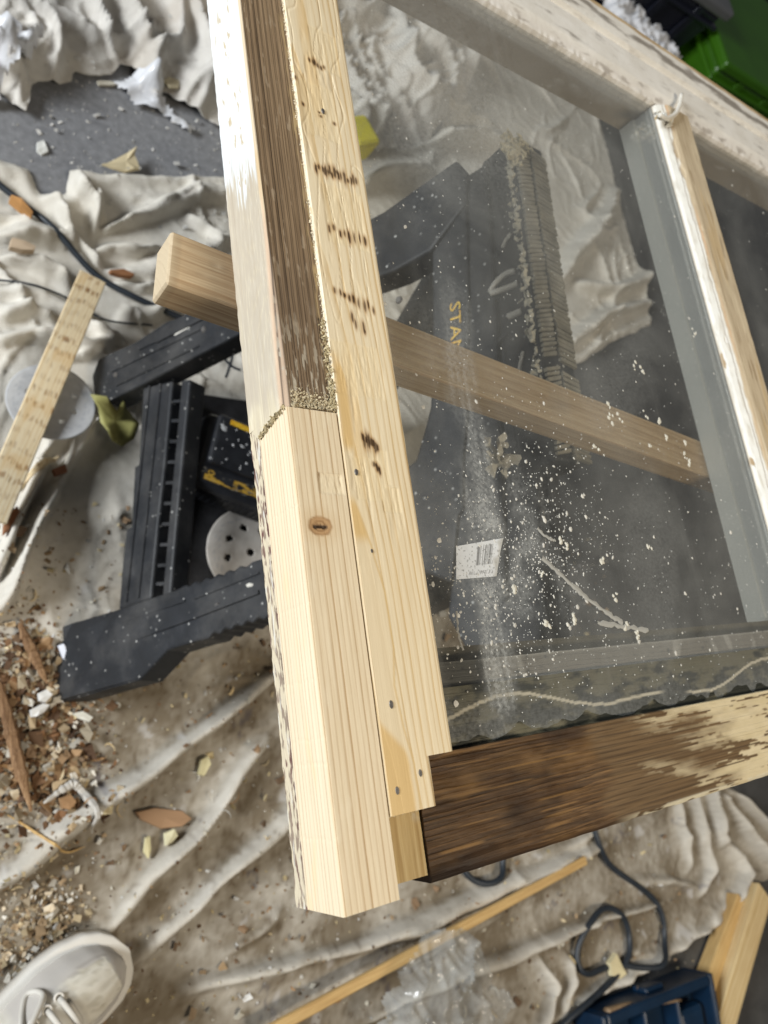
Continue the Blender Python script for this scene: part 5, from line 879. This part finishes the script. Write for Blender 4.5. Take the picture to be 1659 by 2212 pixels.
cp = [(1.1196,-0.2068),(1.1218,-0.2439),(1.1281,-0.276),(1.1506,-0.3099),(1.1897,-0.3431),(1.232,-0.3744),(1.2575,-0.4007),(1.2671,-0.4349),(1.2603,-0.4631),(1.2401,-0.4819),(1.2068,-0.489),(1.1668,-0.4807),(1.1332,-0.4691),(1.0917,-0.4617),(1.0535,-0.4599),(1.0306,-0.4465),(1.0311,-0.4226),(1.0505,-0.3943),(1.088,-0.3759),(1.1277,-0.3776),(1.1574,-0.4005),(1.1676,-0.4312),(1.1558,-0.4566),(1.1326,-0.4711),(1.1003,-0.4803),(1.0595,-0.4856),(1.0201,-0.4914),(0.9814,-0.4993),(0.944,-0.5156)]
cord(cp, .0052, "dark power cord looping over itself on the cloth above the blue case")
cord([(0.8206,-0.212),(0.8169,-0.2334),(0.8204,-0.2521),(0.8389,-0.2695),(0.8639,-0.2772),(0.8884,-0.2726),(0.8993,-0.2579),(0.9023,-0.2377),(0.8986,-0.2104)], .0050, "small dark loop of cord peeking out below the bottom rail")
wire = Acc()
for pts in ([(0.4732,0.5677,0.03),(0.4944,0.5478,0.03),(0.5095,0.5425,0.03)], [(0.5018,0.585,0.03),(0.4952,0.5559,0.03),(0.4833,0.5264,0.03)]):
    V, F = tube(spline(pts, 5), .0022, 6); wire.add(V, F)
tag(wire.build("thin_wire", M['cord']), "crossed thin black wire behind the upper sawhorse leg", "wire")

# ------------------------------------------------------------------ leaf
lx, ly = (0.303,0.4204); ls_ = .036
out = [(-1.1, .75), (-.55, .62), (-.2, .78), (.05, .42), (.22, .80), (.42, .55), (.9, .5), (.95, .0), (.8, -.55), (.35, -.85), (-.1, -.80), (-.45, -.65), (-.55, -.1), (-.75, .3)]
lc = np.array([((R @ Vector((a, b, 0)))[:]) for a, b in out]) * ls_      # the blade faces roughly up and towards the light
lc = np.array([(a * ls_ * .95 + b * ls_ * .1, b * ls_ * 1.05, 0) for a, b in out]); n = len(lc); V = [(lx, ly, .058)]; F = []
for ring_, s in enumerate((.35, .7, 1.0)):
    for k, p in enumerate(lc): V.append((lx + p[0] * s, ly + p[1] * s, .058 + .011 * s * s * math.sin(k * 1.9) - .014 * s * (p[0] / ls_) + .006 * (k % 2) * s))
for k in range(n):
    F.append([0, 1 + k, 1 + (k + 1) % n])
    for rg in range(2): F.append([1 + rg * n + k, 1 + (rg + 1) * n + k, 1 + (rg + 1) * n + (k + 1) % n, 1 + rg * n + (k + 1) % n])
lf = mesh("dry_leaf", V, F, M['leaf'], smooth_=True); lf.modifiers.new("t", 'SOLIDIFY').thickness = .0005
tag(lf, "curled olive dry leaf against the sawhorse spreader bar", "leaf")

# ------------------------------------------------------------------ other things on the floor
yb = (0.764,1.0218); box("foam_block", (yb[0] - .045, yb[0] + .020, yb[1] - .034, yb[1] + .026, .07, .125), M['yellowfoam'], None, .008, rotz(.5))
tag(bpy.data.objects["foam_block"], "yellow foam block on the cloth, half hidden behind the sash", "foam block")
# blue case with moulded compartments
bc = (0.9851,-0.4453); case = thing("tool_case", "open blue plastic tool case with small parts at the cloth edge", "tool case", (1.10, -.60, 0))
Rb = rotz(math.radians(-4.5)); K0 = np.array([(1.0188,-0.5118,0.055)][0]); K0[2] = 0
def kbox(nm, x0, x1, y0, y1, z0, z1, b=.004, mat=None): o = mesh(nm, boxv(x0, x1, y0, y1, z0, z1) @ Rb.T + K0, BOXF, mat or M['blue'], case); bev(o, b); return o
kbox("case_floor", 0, .28, -.24, .0, .004, .02); kbox("case_wall", 0, .28, -.006, .012, .004, .065); kbox("case_wall", -.012, .0, -.24, .012, .004, .065); kbox("case_wall", .28, .292, -.24, .012, .004, .065); kbox("case_wall", -.012, .292, -.252, -.24, .004, .065)
kbox("divider", .10, .108, -.10, -.006, .02, .055); kbox("divider", .19, .198, -.12, -.006, .02, .055); kbox("divider", .0, .28, -.128, -.12, .02, .055); kbox("moulded_block", .198, .27, -.10, -.03, .02, .05, .01)
kbox("latch", .12, .17, .010, .020, .02, .05)
V, F = tube(spline([(1.0294,-0.5008,0.055),(1.0635,-0.5047,0.055),(1.0923,-0.5094,0.055),(1.1318,-0.5215,0.055),(1.2176,-0.5404,0.055)], 6), .005 * np.linspace(1.3, .5, 25), 7); tag(mesh("drill_bit", V, F, plain("tarnished_brass", (.25, .17, .10), .5, .4, .3, 80, .2, 200, .001), smooth_=True), "long tan drill bit resting across the blue case", "drill bit")
# crumpled clear bag
bx, by_ = (0.7067,-0.4025); gx, gy = np.meshgrid(np.linspace(-.12, .13, 70), np.linspace(-.16, .10, 70)); rr = np.hypot(gx / .12, (gy + .02) / .115); wx = gx + .03 * perlin(gx * 20, gy * 20, 331)
hz = .070 * np.sqrt(np.clip(1 - rr * .8, 0, 1)) + .020 * thin(gx, gy, 333, 16, 30, 1.6, 2.5) + .008 * thin(gx, gy, 337, 34, 110, 1.6, 2.5) + .004
am = (rr + .25 * perlin(gx * 16, gy * 16, 337) < 1.0); nB = 70; q = np.array([[i * nB + j, i * nB + j + 1, (i + 1) * nB + j + 1, (i + 1) * nB + j] for i in range(nB - 1) for j in range(nB - 1)]); q = q[am.ravel()[q].all(1)]; us = np.unique(q); re_ = -np.ones(nB * nB, int); re_[us] = np.arange(len(us))
bag = mesh("plastic_bag", np.stack([bx + gx, by_ + gy, hz + .012], -1).reshape(-1, 3)[us], (re_[q], []), M['film'], smooth_=True); tag(bag, "crumpled clear plastic bag beside the thin wood strip", "plastic bag")
# white plastic sheet among the heaped cloth, top left
def crumpled(name, pts, h0, amp, mat, label, cat, seed, step=.006, zb=None):
    P = np.array(pts); x0, y0 = P.min(0) - .01; x1, y1 = P.max(0) + .01; X, Y = np.meshgrid(np.arange(x0, x1, step), np.arange(y0, y1, step)); d, _, _ = polydist(X, Y, list(pts) + [pts[0]]); sd = np.where(inpoly(X, Y, pts), d, -d) + .008 * perlin(X * 30, Y * 30, seed)
    Z = (ground(X.ravel(), Y.ravel()).reshape(X.shape) if zb is None else zb) + h0 * smooth(-.01, .05, sd) + amp * ridged(X * 22 + perlin(X * 9, Y * 9, seed + 1), Y * 20, seed + 2, 1.5) + amp * .4 * ridged(X * 50, Y * 46, seed + 3, 1.5)
    ny, nx = X.shape; i, j = np.meshgrid(np.arange(ny - 1), np.arange(nx - 1), indexing='ij'); q = np.stack([i * nx + j, i * nx + j + 1, (i + 1) * nx + j + 1, (i + 1) * nx + j], -1).reshape(-1, 4); q = q[(sd > 0).ravel()[q].all(1)]
    us = np.unique(q); re_ = -np.ones(nx * ny, int); re_[us] = np.arange(len(us)); o = mesh(name, np.stack([X, Y, Z], -1).reshape(-1, 3)[us], (re_[q], []), mat, smooth_=True); return tag(o, label, cat)
crumpled("plastic_sheet", [(0.145,0.9918),(0.1747,1.0325),(0.1858,1.0555),(0.2052,1.0321),(0.2309,1.0544),(0.2249,1.0127),(0.2044,0.9814),(0.1919,0.9587),(0.1797,0.9286),(0.1449,0.9005)], .02, .02, M['gloss_white'], "crumpled white plastic sheet tucked into the cloth heap, far left", "plastic sheet", 341)
crumpled("plastic_sheet", [(0.3435,1.0422),(0.3759,1.069),(0.4061,1.063),(0.428,1.0404),(0.47,1.0122),(0.5056,0.9923),(0.4722,0.9878),(0.4367,0.995),(0.4061,1.0018),(0.3724,1.0049)], .012, .012, M['gloss_white'], "white plastic sheet poking out at the cloth heap's edge", "plastic sheet", 351)
crumpled("padding_sheet", [(1.5082,1.6707),(1.5887,1.6873),(1.6956,1.6551),(1.7665,1.6228),(1.8258,1.5827),(1.7354,1.4935),(1.6148,1.494),(1.4607,1.5286)], .02, .022, M['gloss_white'], "crumpled white padding behind the top rail", "padding", 361, .005, .22)
# storage totes beyond the sash
def tote(name, corner, sx, sy_, h, a, body, lid, label, lidh=.03):
    Rt = rotz(a); t = thing(name, label, "tote", (corner[0], corner[1], corner[2])); c = np.array(corner)
    def pb(nm, x0, x1, y0, y1, z0, z1, mat, b=.008, tp=0.0):
        V = boxv(x0, x1, y0, y1, z0, z1); V[:4, :2] = (V[:4, :2] - ((x0 + x1) / 2, (y0 + y1) / 2)) * (1 - tp) + ((x0 + x1) / 2, (y0 + y1) / 2); o = mesh(nm, V @ Rt.T + c, BOXF, mat, t); bev(o, b); return o
    pb("tub", 0, sx, 0, sy_, 0, h - lidh, body, .012, .08); pb("lid", -.012, sx + .012, -.012, sy_ + .012, h - lidh, h, lid)
    for k in range(3): pb("side_rib", sx * (.2 + .28 * k), sx * (.2 + .28 * k) + .03, -.006, .002, h * .3, h - lidh, body, .003)
    pb("rim", -.010, sx + .010, -.010, sy_ + .010, h - lidh - .035, h - lidh - .022, body, .004); return t
tote("storage_tote", (1.96, 1.60, 0), .55, .42, .30, math.radians(4), M['green'], M['green'], "green plastic tote at the upper right picture edge")
tote("storage_tote", (1.46, 1.66, 0), .455, .5, .36, math.radians(4), M['darktote'], M['greytote'], "dark tote with grey lid between two green totes")
tote("storage_tote", (1.12, 2.0, 0), .28, .45, .30, math.radians(4), M['green'], M['green'], "green tote behind the dark one at the top edge")
tote("storage_tote", (2.0, 2.15, 0), .6, .42, .30, math.radians(4), M['darktote'], M['darktote'], "black tote behind the green tote at the picture corner")

# ------------------------------------------------------------------ the photographer's sneaker
toe = (0.2785,-0.1978); hd = math.radians(27); sh = thing("sneaker", "off-white leather sneaker with grey toe band, laces tied", "shoe", (toe[0] - .15, toe[1] - .05, 0.0))
Rs = rotz(hd); S0 = np.array((.026, -.346, .012))
def prof_w(s):   # half width and centre line of the outline along the shoe (0 heel, 1 toe)
    w = np.interp(s, [0, .02, .08, .2, .4, .6, .72, .82, .90, .95, .98, 1.0], [.002, .020, .031, .035, .034, .043, .049, .0495, .044, .035, .024, .003]); c = np.interp(s, [0, .4, .75, 1], [.0, .002, .0, -.006]); return w, c
def shoe_loft(name, hfun, inset, z0, mat, s0=0.0, s1=1.0, ns=70, nc=36, flat=False, ov=None, p=2.4):
    V = []; S = s0 + (s1 - s0) * (1 - np.cos(np.linspace(0, np.pi, ns))) / 2
    for s in S:
        w, c = prof_w(s); w = max(w - inset, .0008); x = .30 * s if not inset else inset + (.30 - 2 * inset) * s
        for k in range(nc):
            a = math.pi * k / (nc - 1); cx, sx_ = math.cos(a), math.sin(a); e = 2 / p; yy = c + w * abs(cx) ** e * (1 if cx > 0 else -1); zz = z0 + hfun(s) * abs(sx_) ** e
            V.append((x, yy, zz + (.0022 * abs(perlin(s * 5 + 3, yy * 75, 371)) * float(smooth(.70, .76, s)) * sx_ if ov is not None else 0)))
    V = np.array(V); F = [[i * nc + j, (i + 1) * nc + j, (i + 1) * nc + j + 1, i * nc + j + 1] for i in range(ns - 1) for j in range(nc - 1)] + [[i * nc, i * nc + nc - 1, (i + 1) * nc + nc - 1, (i + 1) * nc] for i in range(ns - 1)]
    ovv = ov(V) if ov is not None else None; return mesh(name, V @ Rs.T + S0, F, mat, sh, ov=ovv, smooth_=True)
def crease(V):
    s = V[:, 0] / .30; y = V[:, 1]; w, c = prof_w(s); rim = np.minimum(w - np.abs(y - c), (1 - s) * .30 * .9); d = fbm(s * 30, y * 80, 373)
    band = smooth(.0235, .0225, rim + .002 * np.sin(s * 20)) * smooth(.60, .63, s + (y - c) * 1.2); seam = smooth(.0014, .0005, np.abs(rim - .0240 + .002 * np.sin(s * 20) * -1)) * smooth(.60, .63, s + (y - c) * 1.2)
    ln = np.abs(perlin(s * 5 + 3, y * 75, 371)); vamp = smooth(.765, .76, s) * smooth(.36, .38, s) * smooth(.030, .028, np.abs(y - c)) 
    return layers(s.shape, (smooth(.15, .45, d) * .3 * smooth(.6, .75, s), (.42, .37, .26)), (smooth(.13, .03, ln) * .45 * smooth(.76, .80, s) * (1 - band), (.34, .30, .20)), (vamp * .5, (.52, .50, .46)), (band, (.54, .51, .47)), (seam * .5, (.3, .27, .24)))
up_h = lambda s: float(np.interp(s, [0, .05, .25, .42, .55, .66, .76, .86, .94, .985, 1], [.05, .082, .094, .092, .085, .074, .060, .051, .042, .029, .004]))
sole = shoe_loft("sole", lambda s: .024, 0.0, 0.0, M['sole'], p=9)
shoe_loft("upper", up_h, .009, .016, M['shoe'], ov=crease, p=2.2)
def on_upper(s, y):
    w, c = prof_w(s); w -= .009; q = min(abs((y - c) / w), .999); e = 2 / 2.2; a = math.acos(q ** (1 / e)); return np.array((.009 + .282 * s, y, .016 + up_h(s) * math.sin(a) ** e))
for s in (.52, .575, .63, .685, .735):
    for sg in (-1, 1):
        p = on_upper(s, sg * .021); T_ = np.array([(math.cos(a) * .0042, math.sin(a) * .0042, .0014) for a in np.linspace(0, 2 * np.pi, 13)]); V, F = tube((T_ + p) @ Rs.T + S0, .0013, 6, False); mesh("eyelet", V, F, M['sole'], sh, smooth_=True)
    pts = [on_upper(s + .012 * t, .021 * (1 - 2 * t)) + (0, 0, .004 + .006 * math.sin(math.pi * t)) for t in np.linspace(0, 1, 8)]; V, F = tube(np.array(pts) @ Rs.T + S0, .0030, 7); mesh("lace", V, F, M['lace'], sh, smooth_=True)
pts = [on_upper(.755, .012 * (1 - 2 * t)) + (0, 0, .003) for t in np.linspace(0, 1, 6)]; V, F = tube(np.array(pts) @ Rs.T + S0, .0022, 6); mesh("lace", V, F, M['lace'], sh, smooth_=True)
for sg in (-1, 1):
    pts = [on_upper(.54, .004 * sg) + (0, 0, .010), on_upper(.61, sg * .022) + (0, 0, .013), on_upper(.70, sg * .032) + (0, 0, .010), on_upper(.66, sg * .036) + (0, 0, .005), on_upper(.57, sg * .02) + (0, 0, .010)]; V, F = tube(spline(pts, 6) @ Rs.T + S0, .0030, 7); mesh("lace_loop", V, F, M['lace'], sh, smooth_=True)
